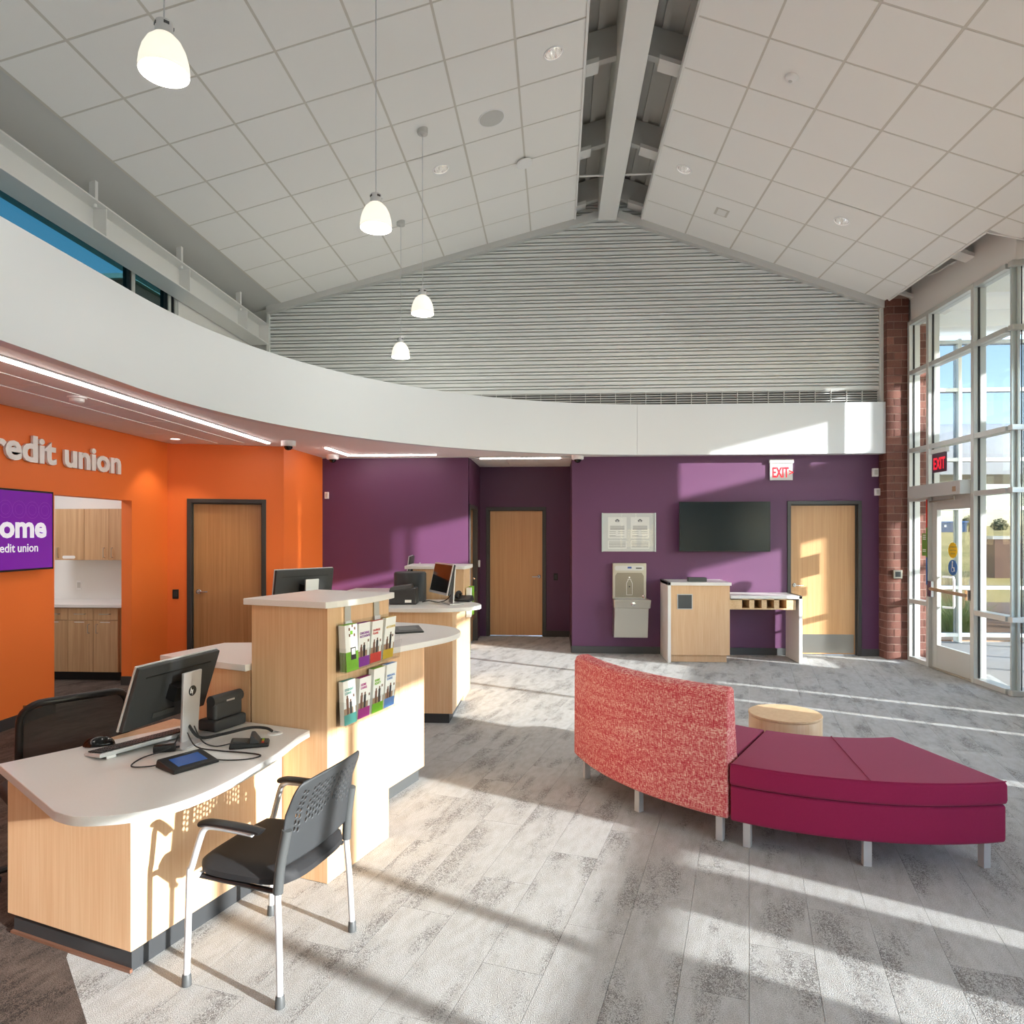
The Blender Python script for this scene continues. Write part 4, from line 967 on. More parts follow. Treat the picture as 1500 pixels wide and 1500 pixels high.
pc = thing('card_stand', 'small red and blue card stand on the far counter', 'card stand', (-1.93, 6.62, Q), R(20)); obj('card', MB().hexa([(-.03, -.012, 0), (.03, -.012, 0), (.03, .0, 0), (-.03, .0, 0)], [(-.03, .006, .10), (.03, .006, .10), (.03, .014, .10), (-.03, .014, .10)]), 'c_red', pc); obj('card', MB().hexa([(-.03, .01, 0), (.03, .01, 0), (.03, .03, 0), (-.03, .03, 0)], [(-.03, .02, .095), (.03, .02, .095), (.03, .03, .095), (-.03, .03, .095)]), 'c_blue', pc)
cable2 = obj('cable', MB().tube(catmull([(-1.28, 6.5, Q+.01), (-1.2, 6.42, Q+.03), (-1.12, 6.48, Q+.01), (-1.05, 6.5, Q+.03), (-.99, 6.46, Q+.09)], 8), .005, 6), 'black', smooth=True, label='black cable running from the grey printer to the slanted monitor', cat='cable')
# ================================================================== LIGHT FITTINGS
def pendant(label, x, y, zb=3.88):
    t = thing('pendant_lamp', label, 'pendant lamp', (x, y, zb), group='glass pendant lamps over the teller line')
    zc = zl(x)-zb
    shade = [(.112, 0), (.1125, .02), (.108, .06), (.096, .105), (.076, .145), (.05, .172), (.036, .18)]
    sh = obj('shade', MB().lathe(shade, 40), 'opal', t, smooth='all')
    so = sh.modifiers.new('s', 'SOLIDIFY'); so.thickness = .004; so.offset = -1
    obj('bulb', MB().lathe([(.001, .03), (.05, .035), (.075, .06), (.07, .10), (.04, .15), (.02, .165)], 24), 'lamp_glow', t, smooth='all')
    soc = obj('socket', MB().lathe([(.035, .172), (.040, .18), (.040, .235), (.038, .24), (.010, .245), (.006, .26)], 28), 'silver_paint', t, smooth=True)
    for k in range(4):
        a = R(45+90*k); obj('vent_slot', B(-.012, .012, -.002, .002, .215, .228), 'plastic_grey', soc, (.040*math.cos(a), .040*math.sin(a), 0), a+R(90))
    obj('cord', MB().tube([(0, 0, .25), (0, 0, zc-.06)], .0035, 8), 'silver_paint', t, smooth=True)
    obj('canopy', MB().lathe([(.006, zc-.065), (.02, zc-.05), (.05, zc-.045), (.052, zc-.04), (.052, zc+.02)], 28), 'steel_grey', t, smooth=True)
    L = bpy.data.lights.new('pendant_light', 'POINT'); L.energy = PEND_W; L.color = (1, .97, .93); L.shadow_soft_size = .09
    lo = bpy.data.objects.new('pendant_light', L); COL.objects.link(lo); lo.parent = t; lo.location = (0, 0, -.03)
    return t
PEND_W = 18
pendant('white glass pendant lamp hanging above the low desk', -1.85, 3.12)
pendant('white glass pendant lamp hanging above the standing counter', -1.28, 4.80)
pendant('white glass pendant lamp hanging above the corner counter with the slanted monitor', -1.317, 6.697)
pendant('white glass pendant lamp hanging nearest the corrugated gable wall', -1.91, 8.327)
pendant('white glass pendant lamp hanging out of view behind the low desk', -3.0-.0, 1.2)
def downlight(label, x, y, right, w=52):
    zf = zr if right else zl; ang = math.atan(SLR if right else SLL)*(1 if right else -1)
    t = thing('downlight', label, 'downlight', (x, y, zf(x)-.002), (0, ang, 0), group='recessed ceiling downlights')
    obj('trim_ring', MB().lathe([(.080, .004), (.081, -.003), (.094, -.004), (.098, .0)], 36), 'white_plastic', t, smooth=True)
    obj('reflector_cone', MB().lathe([(.081, -.001), (.078, .03), (.066, .08), (.05, .11)], 36), 'reflector', t, smooth=True)
    obj('lamp', MB().lathe([(0, .112), (.052, .112)], 24), 'down_glow', t)
    L = bpy.data.lights.new('downlight_beam', 'SPOT'); L.energy = w; L.spot_size = R(120); L.spot_blend = .7; L.color = (1, .97, .93); L.shadow_soft_size = .04
    lo = bpy.data.objects.new('downlight_beam', L); COL.objects.link(lo); lo.parent = t; lo.location = (0, 0, -.02)
    return t
downlight('recessed downlight in the left ceiling slope next to the ridge gap', -.018, 6.179, False)
downlight('recessed downlight in the left ceiling slope beside a pendant canopy', -1.262, 7.464, False)
downlight('recessed downlight in the right ceiling slope next to the ridge gap', 1.501, 8.111, True)
downlight('recessed downlight in the right ceiling slope nearer the entry glass', 3.296, 8.11, True)
# ceiling devices
def on_slope(name, label, cat, x, y, right):
    zf = zr if right else zl; ang = math.atan(SLR if right else SLL)*(1 if right else -1)
    return thing(name, label, cat, (x, y, zf(x)-.0005), (0, ang, 0))
t = on_slope('ceiling_speaker', 'round grey perforated speaker grille in the left ceiling slope', 'speaker', -.644, 6.837, False)
obj('rim', MB().lathe([(.125, 0), (.128, -.006), (.135, -.006), (.137, 0)], 40), 'white_plastic', t, smooth=True); obj('grille', MB().lathe([(0, -.008), (.08, -.007), (.126, -.003)], 40), 'steel_grey', t, smooth=True)
t = on_slope('wireless_access_point', 'white oval wireless access point under the left ceiling slope', 'access point', -.365, 7.78, False)
obj('case', MB().lathe([(0, -.05), (.07, -.05), (.092, -.042), (.098, -.03), (.09, -.018), (.05, -.012)], 32), 'white_plastic', t, smooth=True); obj('bracket', B(-.04, .04, -.03, .03, -.015, 0), 'plastic_grey', t)
t = on_slope('motion_sensor', 'white dome motion sensor in the right ceiling slope', 'sensor', 2.092, 6.205, True)
obj('dome', MB().lathe([(.058, 0), (.056, -.012), (.045, -.03), (.02, -.04), (0, -.042)], 28), 'white_plastic', t, smooth=True); obj('lens', MB().lathe([(.022, -.036), (.012, -.046), (0, -.048)], 16), 'steel_grey', t, smooth=True)
t = on_slope('ceiling_vent', 'small square vent in the right ceiling slope near the gable', 'vent', 2.088, 8.761, True)
obj('vent_frame', B(-.085, .085, -.085, .085, -.004, 0), 'grid_white', t); obj('vent_face', B(-.055, .055, -.07, .07, -.006, -.004), 'drywall_white', t)
# strip lights in the soffit
def strip(label, p, q):
    p = Vector(p); q = Vector(q); d = q-p
    t = thing('strip_light', label, 'strip light', (p.x, p.y, 2.80), math.atan2(d.y, d.x), group='recessed strip lights in the soffit')
    obj('lens', B(0, d.length, -.019, .019, -.010, .008), 'led', t); obj('housing', B(-.006, d.length+.006, -.034, .034, .002, .011), 'white_plastic', t)
    return t
strip('long strip light along the curved bulkhead over the staff side', (-3.47, -1.0), (-3.466, 8.05))
strip('short strip light beside the dome camera near the orange wall end', (-2.93, 8.55), (-2.89, 9.40))
strip('strip light in front of the plum wall over the far counter', (-2.86, 9.40), (-1.66, 9.40))
strip('strip light across the alcove ceiling', (-1.10, 9.90), (.07, 9.90))
t = thing('downlight', 'small downlight in the soffit at the orange corner', 'downlight', (-4.42, 7.68, 2.805)); obj('trim_ring', MB().lathe([(.05, .0), (.055, -.004), (.065, 0)], 28), 'white_plastic', t, smooth=True); obj('lamp', MB().lathe([(0, -.001), (.05, -.001)], 24), 'down_glow', t)
L = bpy.data.lights.new('corner_beam', 'SPOT'); L.energy = 26; L.spot_size = R(95); L.spot_blend = .5; L.color = (1, .88, .70); L.shadow_soft_size = .04
lo = bpy.data.objects.new('corner_beam', L); COL.objects.link(lo); lo.parent = t; lo.location = (0, 0, -.01)
# kitchen light
t = thing('kitchen_light', 'square ceiling light panel inside the kitchenette', 'ceiling light', (-5.9, 6.9, 2.80)); obj('lens', B(-.25, .25, -.25, .25, -.004, .006), 'down_glow', t); obj('light_frame', B(-.27, .27, -.27, .27, 0, .01), 'white_plastic', t)
L = bpy.data.lights.new('kitchen_glow', 'AREA'); L.energy = 20; L.size = .5; L.color = (.86, .92, 1)
lo = bpy.data.objects.new('kitchen_glow', L); COL.objects.link(lo); lo.parent = t; lo.location = (0, 0, -.02)
def dome_cam(label, x, y):
    t = thing('dome_camera', label, 'security camera', (x, y, 2.80), group='security dome cameras under the soffit')
    obj('mount', MB().lathe([(.0, .012), (.085, .012), (.085, -.04), (.08, -.05), (.05, -.052)], 28), 'white_plastic', t, smooth=True); obj('dome', MB().lathe([(.05, -.05), (.048, -.07), (.03, -.092), (0, -.10)], 24), 'black_gloss', t, smooth=True)
dome_cam('dome camera by the orange corner beside the long strip light', -3.20, 8.0)
dome_cam('dome camera where the orange wall meets the plum wall', -3.14, 9.45)
dome_cam('dome camera at the corner of the alcove and the purple wall', .31, 9.68)
t = thing('smoke_detector', 'white smoke detector under the soffit over the staff area', 'smoke detector', (-3.86, 5.28, 2.804)); obj('base', MB().lathe([(.07, .003), (.07, -.01), (.065, -.014)], 28, close=True), 'white_plastic', t, smooth=True); obj('cap', MB().lathe([(.055, -.012), (.052, -.035), (.04, -.045), (0, -.047)], 28), 'white_plastic', t, smooth=True)

# ================================================================== WALL THINGS
def small_box(name, label, cat, x, y, z, w, h, d, nx=0, ny=-1, m='white_plastic', group=None, part='face_plate'):
    t = thing(name, label, cat, (x, y, z), math.atan2(ny, nx)+math.pi/2, group)   # local -y points out of the wall
    obj('case', B(-w/2, w/2, -d, 0, -h/2, h/2), m, t, bevel=.004); obj(part, B(-w*.3, w*.3, -d-.002, -d+.001, -h*.3, h*.3), 'steel_grey' if m == 'white_plastic' else 'charcoal', t)
    return t
small_box('alarm_sensor', 'upper white alarm box on the purple wall beside the brick pier', 'alarm sensor', 4.415, 9.78, 2.55, .075, .115, .05)
small_box('alarm_sensor', 'lower white alarm box beside the brick pier', 'alarm sensor', 4.442, 9.78, 2.28, .065, .10, .05)
small_box('alarm_sensor', 'white alarm box high on the plum wall at the orange corner', 'alarm sensor', -3.33, 9.78, 2.26, .055, .10, .04)
small_box('light_switch', 'black light switch on the orange wall beside the oak door', 'light switch', -4.66, 8.108, .96, .07, .115, .012, .31, -.951, 'black')
small_box('light_switch', 'black light switch in the alcove right of the oak door', 'light switch', .0, 11.3, .99, .07, .115, .012, 0, -1, 'black')
small_box('card_reader', 'white card reader on the alcove door jamb', 'card reader', -1.245, 10.95, 1.22, .045, .11, .03, 1, 0)
# television on the orange wall
tv = thing('television', 'wall television on the orange wall showing a purple welcome screen', 'television', (-4.74, 5.44, 1.732), R(90))
obj('back_case', B(-.60, .60, -.06, -.005, -.33, .33), 'black', tv); obj('bezel', B(-.63, .63, -.075, -.055, -.357, .357), 'black', tv, bevel=.003)
scr = obj('screen', B(-.612, .612, -.0765, -.074, -.340, .340), 'screen_purple', tv)
text('screen_words', 'Welcome', .262, 'screen_text', scr, frame((.535, -.078, -.058), (1, 0, 0), (0, 0, 1)), .0004, bold=.009, align='RIGHT', sx=1.12)
text('screen_words', 'credit', .107, 'screen_text', scr, frame((.172, -.078, -.19), (1, 0, 0), (0, 0, 1)), .0004, bold=.0012, align='RIGHT')
text('screen_words', 'union', .107, 'screen_text', scr, frame((.44, -.078, -.19), (1, 0, 0), (0, 0, 1)), .0004, bold=.0012, align='RIGHT')
mat('screen_line', (130, 60, 165), .3, emit=(140, 60, 175), estr=.5)
for i in range(8):
    for j in range(2):
        x0, z0 = -.53+i*.15, .18+j*.13
        for r_ in (.045, .075):
            if z0+r_ > .335 or abs(x0)+r_ > .605: continue
            obj('screen_ring', MB().lathe([(r_-.0009, 0), (r_+.0009, 0)], 24), 'screen_line', scr, (x0, -.0772, z0), (R(90), 0, 0))
# letters on the orange wall
sign = thing('wall_lettering', 'raised white letters reading credit union on the orange wall', 'sign', (-4.749, 7.14, 2.357))
body = 'credit union'; size = .325
def glyph_w(sbody):
    o = text('probe', sbody, size, 'white_plastic', None, None, 0.001, bold=.010); w = max(v.co.x for v in o.data.vertices); bpy.data.objects.remove(o); return w
full = glyph_w(body); LW = 1.89
for i, ch in enumerate(body):
    if ch == ' ': continue
    wpre = glyph_w(body[:i+1])-glyph_w(ch)
    o = text('letter', ch, size, 'white_plastic', sign, None, .012, bold=.010, sx=LW/full)
    o.matrix_local = frame((.02, -LW+wpre*LW/full, 0), (0, 1, 0), (0, 0, 1))
# television on the purple wall
tv2 = thing('television', 'dark switched-off television mounted on the purple wall', 'television', (2.335, 9.78, 1.80))
obj('wall_mount', B(-.25, .25, -.10, 0, -.2, .2), 'black', tv2); obj('back_case', B(-.60, .60, -.135, -.09, -.33, .33), 'black', tv2, bevel=.006)
obj('bezel', B(-.622, .622, -.155, -.135, -.348, .348), 'black', tv2, bevel=.003); obj('screen', B(-.612, .612, -.1562, -.154, -.33, .34), 'screen_dark', tv2)
# notices behind glass
nt_ = thing('notice_frame', 'glass notice frame with two printed notices on the purple wall', 'notice frame', (1.034, 9.78, 1.722))
obj('backing', B(-.372, .372, -.010, 0, -.272, .272), 'sign_face', nt_); obj('glass_sheet', B(-.372, .372, -.026, -.020, -.272, .272), 'acrylic', nt_)
for s in (-1, 1): obj('edge_strip', B(s*.372-.009, s*.372+.009, -.03, 0, -.275, .275), 'glass_edge', nt_)
for x0 in (-.292, .028):
    pg = obj('notice', B(x0, x0+.262, -.0125, -.010, -.085, .215), 'paper', nt_)
    hm = MB().prism([(-.028, 0), (.028, 0), (.028, .018), (.036, .018), (0, .042), (-.036, .018), (-.028, .018)], 0, .0006).xf(frame((x0+.131, -.0128, .148), (1, 0, 0), (0, 0, 1)))
    obj('emblem', hm, 'ink', pg); obj('emblem_gap', B(x0+.117, x0+.145, -.0140, -.0133, .152, .157), 'paper', pg); obj('emblem_gap', B(x0+.117, x0+.145, -.0140, -.0133, .161, .166), 'paper', pg)
    for k in range(5): obj('print_line', B(x0+.03, x0+.232, -.0130, -.0126, .085-.012*k, .090-.012*k), 'ink', pg)
    for k in range(4): obj('print_line', B(x0+.02+(k % 2)*.12, x0+.11+(k % 2)*.12, -.0130, -.0126, .01-.025*(k//2), .014-.025*(k//2)), 'ink', pg)
    for k in range(2): obj('print_line', B(x0+.02, x0+.11+.12*k, -.0130, -.0126, -.05-.012*k, -.046-.012*k), 'ink', pg)
    p2 = obj('notice', B(x0, x0+.262, -.0125, -.010, -.235, -.118), 'paper', nt_)
    for k in range(7): obj('print_line', B(x0+.012, x0+.25, -.0130, -.0126, -.137-.013*k, -.133-.013*k), 'ink', p2)
# drinking fountain with bottle filler
df = thing('drinking_fountain', 'stainless drinking fountain with bottle filler on the purple wall', 'drinking fountain', (1.034, 9.768, .258))
obj('bottle_filler_case', B(-.235, .235, -.085, 0, .53, 1.03), 'steel_brushed', df, bevel=.006)
mat('steel_warm', (150, 143, 131), .34, metal=1)
rec = obj('filler_recess', MB().prism([(-.20, 0), (.20, 0), (.20, .30), (.17, .345), (-.17, .345), (-.20, .30)], 0, .004).xf(frame((0, -.0855, .55), (1, 0, 0), (0, 0, 1))), 'steel_warm', df)
bottle = catmull([(-.04, 0), (-.04, .1), (-.04, .16), (-.03, .185), (-.02, .20), (-.02, .22)], 3)
bt = [(x, -.0905, .585+z) for x, z in bottle]+[(-x, -.0905, .585+z) for x, z in bottle[::-1]]
obj('bottle_outline', MB().tube(bt+[bt[0]], .0028, 6), 'white_plastic', rec); obj('drop_mark', MB().lathe([(0, 0), (.012, 0), (.012, .001), (0, .001)], 16), 'white_plastic', rec, (0, -.090, .83), (R(90), 0, 0)); obj('sensor_eye', MB().lathe([(0, 0), (.01, 0), (.01, .002), (0, .002)], 16), 'black', rec, (0, -.090, .70), (R(90), 0, 0))
pn = obj('control_strip', MB().prism(rrect(.205, .033, .032), 0, .003).xf(frame((0, -.0852, .96), (1, 0, 0), (0, 0, 1))), 'silver', df); obj('display', B(-.025, .03, -.0905, -.088, .955, .98), 'screen_blue', pn); obj('display_text', B(.09, .17, -.0902, -.088, .95, .968), 'plastic_grey', pn)
obj('basin', MB().hexa([(-.235, -.30, .415), (.265, -.30, .415), (.245, 0, .415), (-.235, 0, .415)], [(-.235, -.31, .535), (.275, -.31, .535), (.255, 0, .535), (-.235, 0, .535)]), 'steel_brushed', df, bevel=.012, seg=3)
obj('basin_bowl', MB().prism([(-.20, -.28), (.20, -.28), (.20, -.06), (-.20, -.06)], .5355, .538), 'silver', df); obj('spout', MB().tube(catmull([(.20, -.11, .535), (.20, -.11, .565), (.185, -.13, .575)], 4), .014, 10), 'chrome', df, smooth=True)
obj('push_button', MB().lathe([(0, .012), (.030, .010), (.034, 0)], 24), 'chrome', df, (.03, -.306, .475), (R(90), 0, 0), smooth=True)
obj('lower_case', MB().hexa([(-.225, -.20, 0), (.24, -.20, 0), (.235, 0, 0), (-.235, 0, 0)], [(-.22, -.26, .415), (.245, -.26, .415), (.24, 0, .415), (-.23, 0, .415)]), 'steel_brushed', df, bevel=.004)
# exit sign on the purple wall
def exit_sign(label, loc, rot, arrow=True, dark=False):
    t = thing('exit_sign', label, 'exit sign', loc, rot)
    obj('housing', B(-.165, .165, -.05, 0, .095, .15), 'sign_face', t, bevel=.004)
    fc = obj('panel', B(-.155, .155, -.03, -.022, -.14, .10), 'sign_dark' if dark else 'sign_face', t)
    text('letters', 'EXIT', .20, 'red_sign', fc, frame((-.125, -.033, -.10), (1, 0, 0), (0, 0, 1)), .001, bold=.004, sx=.55 if arrow else .62)
    if arrow: text('arrow', '>', .12, 'red_sign', fc, frame((.098, -.033, -.075), (1, 0, 0), (0, 0, 1)), .001, bold=.002)
    return t
exit_sign('exit sign with red letters and arrow above the television wall door', (3.143, 9.78, 2.59), 0)
# coin cabinet and writing desk
cc = thing('coin_cabinet', 'maple coin-counter cabinet with white waterfall side and inset window', 'cabinet')
obj('side_panel', B(1.475, 1.515, 9.11, 9.765, .002, 1.06), 'quartz', cc, bevel=.002); obj('top', B(1.475, 2.30, 9.11, 9.765, 1.02, 1.06), 'quartz', cc, bevel=.002)
obj('body', B(1.515, 2.285, 9.14, 9.765, .10, 1.02), 'maple', cc, bevel=.002); obj('kick', B(1.515, 2.255, 9.19, 9.765, .002, .10), 'maple', cc)
w = obj('window_frame', B(1.602, 1.800, 9.130, 9.141, .705, .905), 'silver', cc); obj('window_pane', B(1.612, 1.790, 9.1285, 9.131, .715, .895), 'plastic_grey', cc)
tb = thing('tissue_tray', 'low grey box on top of the coin cabinet', 'box', (1.89, 9.30, 1.061)); obj('case', B(-.12, .12, -.06, .06, 0, .055), 'plastic_grey', tb, bevel=.004); obj('slot', B(-.08, .08, -.02, .02, .055, .0562), 'black', tb)
wd_ = thing('writing_desk', 'white waterfall writing desk with row of maple pigeonholes', 'desk')
obj('leg_panel', B(3.185, 3.225, 9.17, 9.70, .002, .885), 'quartz', wd_, bevel=.002); obj('top', B(2.30, 3.225, 9.17, 9.70, .845, .885), 'quartz', wd_, bevel=.002)
bx = obj('pigeonhole_box', B(2.30, 3.185, 9.60, 9.66, .715, .845), 'maple_box', wd_)
xs = [2.30, 2.46, 2.555, 2.62, 2.715, 2.78, 2.875, 2.94, 3.035, 3.155]
for a, b_ in zip(xs[::2], xs[1::2]): obj('divider', B(a, b_, 9.205, 9.60, .715, .845), 'maple_box', wd_)
obj('box_bottom', B(2.30, 3.155, 9.205, 9.62, .700, .716), 'maple_box', wd_); obj('box_rail', B(2.30, 3.155, 9.205, 9.62, .828, .845), 'maple_box', wd_)
# ------------------------------------------------------------------ kitchenette
KY = 7.56
def handle(par, x, y, z0, z1=None, x1=None):
    if x1 is None: pts = [(x, y, z0), (x, y-.028, z0), (x, y-.028, z1), (x, y, z1)]
    else: pts = [(x, y, z0), (x, y-.028, z0), (x1, y-.028, z0), (x1, y, z0)]
    obj('handle', MB().tube(pts, .005, 6), 'steel_brushed', par)
KX = [-5.95, -5.639, -5.329, -5.034]     # module edges, run up to the right jamb
names = ['next to the room end', 'in the middle of the run', 'nearest the orange jamb']
for i in range(3):
    a, b_ = KX[i], KX[i+1]
    t = thing('base_cabinet', 'kitchenette base cabinet with drawer '+names[i], 'cabinet', group='kitchenette base cabinets')
    obj('carcass', B(a, b_, KY+.02, 8.16, .10, .845), 'kitchen_wood', t)
    d_ = obj('drawer', B(a+.002, b_-.002, KY, KY+.02, .705, .84), 'kitchen_wood', t, bevel=.001); handle(d_, (a+b_)/2-.06, KY, .775, x1=(a+b_)/2+.06)
    d_ = obj('door', B(a+.002, b_-.002, KY, KY+.02, .105, .700), 'kitchen_wood', t, bevel=.001)
    hx = b_-.05 if i % 2 else a+.05
    handle(d_, hx, KY, .555, .655); obj('kick', B(a, b_, KY+.06, 8.16, .003, .10), 'black', t)
    obj('paper_tag', B(a+.08, a+.2, KY-.0015, KY, .675, .683), 'paper', d_)
t = thing('filler_cabinet', 'narrow filler end of the kitchenette cabinets', 'cabinet'); obj('side', B(-5.031, -4.9, KY+.03, 8.16, .10, .845), 'kitchen_wood', t); obj('kick', B(-5.031, -4.9, KY+.07, 8.16, .003, .1), 'black', t)
obj('kitchen_worktop', B(-6.5, -4.90, KY-.025, 8.165, .848, .885), 'quartz', bevel=.004, label='pale kitchenette worktop over the base cabinets', cat='worktop')
UX = [-6.02, -5.651, -5.343, -5.03]
for i in range(3):
    a, b_ = UX[i], UX[i+1]
    t = thing('wall_cabinet', 'kitchenette wall cabinet '+names[i], 'cabinet', group='kitchenette wall cabinets')
    obj('carcass', B(a, b_, 7.87, 8.165, 1.385, 2.0), 'kitchen_wood', t); d_ = obj('door', B(a+.002, b_-.002, 7.85, 7.87, 1.385, 2.0), 'kitchen_wood', t, bevel=.001)
    hx = b_-.05 if i % 2 else a+.05
    handle(d_, hx, 7.85, 1.42, 1.53)
    if i == 0: obj('sticker', MB().prism(rrect(.08, .018, .017), 0, .001).xf(frame((a+.18, 7.849, 1.42), (1, 0, 0), (0, 0, 1))), 'paper', d_)
small_box('wall_outlet', 'white power outlet on the kitchenette backsplash', 'outlet', -5.94, 8.17, 1.06, .07, .115, .01)
cf = thing('coffee_maker', 'white coffee maker on the kitchenette worktop by the jamb', 'coffee maker', (-4.99, 7.80, .886)); obj('base', B(-.08, .10, -.10, .12, 0, .04), 'white_plastic', cf, bevel=.01); obj('tower', B(-.06, .10, .02, .12, .03, .36), 'white_plastic', cf, bevel=.01); obj('head', B(-.08, .10, -.10, .12, .26, .37), 'white_plastic', cf, bevel=.015); obj('carafe', MB().lathe([(.055, .045), (.065, .08), (.06, .16), (.045, .2)], 24, (0, -.04, 0), close=True), 'c_brown', cf, smooth=True)

# ================================================================== ENTRY DOOR
gd = thing('door_5', loc=(EX, 9.56, 0), rot=R(-90), kind='structure')    # local x runs towards the camera, local +y is outside... room side is -y
y0 = -.03
D0, D1 = .535, 1.412
def gp(name, x0, x1, z0, z1, m='alu', dep=(-.025, .025), par=gd, bev=.003): return obj(name, B(x0, x1, dep[0], dep[1], z0, z1), m, par, bevel=bev)
gp('jamb', .5275, .553, 0, 2.21); gp('jamb', 1.395, 1.4175, 0, 2.21)
gp('stile', .556, .64, .012, 2.11); gp('stile', 1.325, 1.393, .012, 2.11); gp('top_rail', .64, 1.325, 2.0, 2.11); gp('bottom_rail', .64, 1.325, .012, .30)
obj('glass_pane', B(.64, 1.325, -.004, .004, .30, 2.0), 'glass', gd); gp('threshold', .53, 1.415, .0, .012, 'steel_brushed', (-.07, .07))
RS = -1     # room side in local y
gp('door_header', .53, 1.415, 2.11, 2.215)
pb_ = obj('panic_bar', MB().tube([(.60, -.085, 1.005), (1.36, -.085, .985)], .022, 12), 'c_tan', gd, smooth=True)
gp('latch_case', .50, .60, .90, 1.10, 'chrome', (-.075, -.025)); gp('latch_case', 1.335, 1.39, .93, 1.05, 'chrome', (-.09, -.025))
obj('pull_handle', MB().tube(catmull([(.66, .03, 1.16), (.72, .09, 1.16), (.80, .09, 1.14), (.80, .09, .92), (.80, .09, .80), (.72, .09, .78), (.66, .03, .78)], 5), .014, 10), 'white_plastic', gd, smooth=True)
for z, c_, c2_ in ((1.50, 'c_yellow', 'ink'), (1.29, 'c_blue', 'white_plastic')):
    st_ = obj('door_sticker', MB().lathe([(0, 0), (.095, 0), (.095, .001), (0, .001)], 32), c_, gd, (.95, -.0055, z), (R(90), 0, 0))
    if c_ == 'c_yellow':
        for k, (s_, zz) in enumerate((('AUTOMATIC', .03), ('CAUTION', -.01), ('DOOR', -.05))): text('sticker_words', s_, .030, 'ink', st_, Matrix.Translation((0, zz, .0012)), .0002, align='CENTER')
    else:
        obj('wheelchair_mark', MB().tube([(-.005, .055, .0015), (-.005, .0, .0015), (.03, .0, .0015), (.04, -.045, .0015)], .007, 6), 'white_plastic', st_); obj('wheelchair_mark', MB().lathe([(.024, 0), (.03, 0), (.03, .001), (.024, .001)], 20), 'white_plastic', st_, (-.002, -.025, .001))
        obj('wheelchair_mark', MB().lathe([(0, 0), (.012, 0), (.012, .001), (0, .001)], 14), 'white_plastic', st_, (-.005, .068, .001))
op = thing('door_operator', 'long silver automatic door operator box above the glass door', 'door operator', (EX-.03, 9.33, 2.165), R(-90))
obj('case', B(0, 1.16, -.15, -.03, .0, .155), 'alu', op, bevel=.004); obj('end_cap', B(1.16, 1.18, -.152, -.03, -.002, .157), 'sign_face', op); obj('label_plate', B(1.02, 1.09, -.1512, -.149, .03, .09), 'c_tan', op); obj('closer_arm', MB().tube([(.95, -.09, -.01), (.90, -.06, -.05), (.35, -.05, -.06)], .010, 8), 'steel_brushed', op)
es = exit_sign('exit sign with red letters hanging over the glass entry door', (EX-.075, 8.72, 2.60), R(-90), arrow=False, dark=True)
sb = small_box('door_push_plate', 'square steel push plate for the automatic door on the brick pier', 'push plate', 4.60, 9.55, 1.155, .115, .115, .045, 0, -1, 'steel_brushed')
ns_ = thing('window_notice', 'green notice in a clear holder on the sidelight glass', 'notice', (EX-.018, 9.20, 1.56), R(-90)); obj('holder', B(-.085, .085, -.006, 0, -.16, .16), 'acrylic', ns_); sh_ = obj('sheet', B(-.07, .07, -.009, -.006, -.145, .145), 'c_green', ns_)
for k in range(3): obj('print_line', B(-.045, .045, -.010, -.009, .115-.025*k, .128-.025*k), 'paper', sh_)
for k in range(2): obj('print_line', B(-.045, .045, -.010, -.009, -.07-.02*k, -.062-.02*k), 'paper', sh_)
n2_ = thing('paper_notice', 'small white paper taped to the sidelight glass', 'notice', (EX-.018, 9.125, 1.22), R(-90)); obj('sheet', B(-.05, .04, -.003, 0, -.065, .065), 'paper', n2_)
fl = thing('colour_strip', 'narrow red green and blue strip beside the entry door frame', 'height strip', (EX-.075, 9.06, 0), R(-90))
for z0, z1, c_ in ((1.78, 2.14, 'c_red'), (1.40, 1.78, 'c_green'), (1.05, 1.40, 'c_blue')): obj('strip_segment', B(-.012, .012, -.004, 0, z0, z1), c_, fl)

# ================================================================== OUTSIDE
# vestibule beyond the entry glass
curtain('window_8', (5.25, 11.15), (1, 0), [.02, 1.05, 2.1, 3.2], [.12, .86, 2.10, 2.86, 3.95, 4.7], 4.75, gm='dimming_glass')
curtain('window_9', (8.45, 11.15), (0, -1), [.02, 1.25, 2.5, 3.7], [.12, .86, 2.10, 2.86, 3.95, 4.7], 4.75)
vs = thing('ceiling_vestibule', kind='structure')
obj('vestibule_ceiling', B(4.95, 8.6, 7.3, 11.3, 4.85, 5.0), 'drywall_white', vs)
for y in (8.6, 10.0): obj('vestibule_beam', B(4.95, 8.5, y, y+.16, 4.62, 4.85), 'steel_white', vs)
vl = thing('vestibule_lamp', 'white dome lamp hanging from the vestibule ceiling', 'lamp', (6.6, 9.2, 4.55)); obj('dome', MB().lathe([(.0, -.08), (.10, -.06), (.14, 0), (.10, .06), (.03, .09)], 24), 'white_plastic', vl, smooth=True); obj('stem', MB().cyl(0, 0, .08, .295, .012, 8), 'steel_white', vl)
obj('wall_sun_block', B(5.2, 6.45, 7.08, 7.24, -.1, 4.9), 'drywall_white', **STRUCT)  # unseen wall added to keep sun off part of the purple wall
obj('vestibule_floor', B(4.82, 9.4, 7.2, 11.2, -.1, -.004), 'asphalt', **STRUCT)
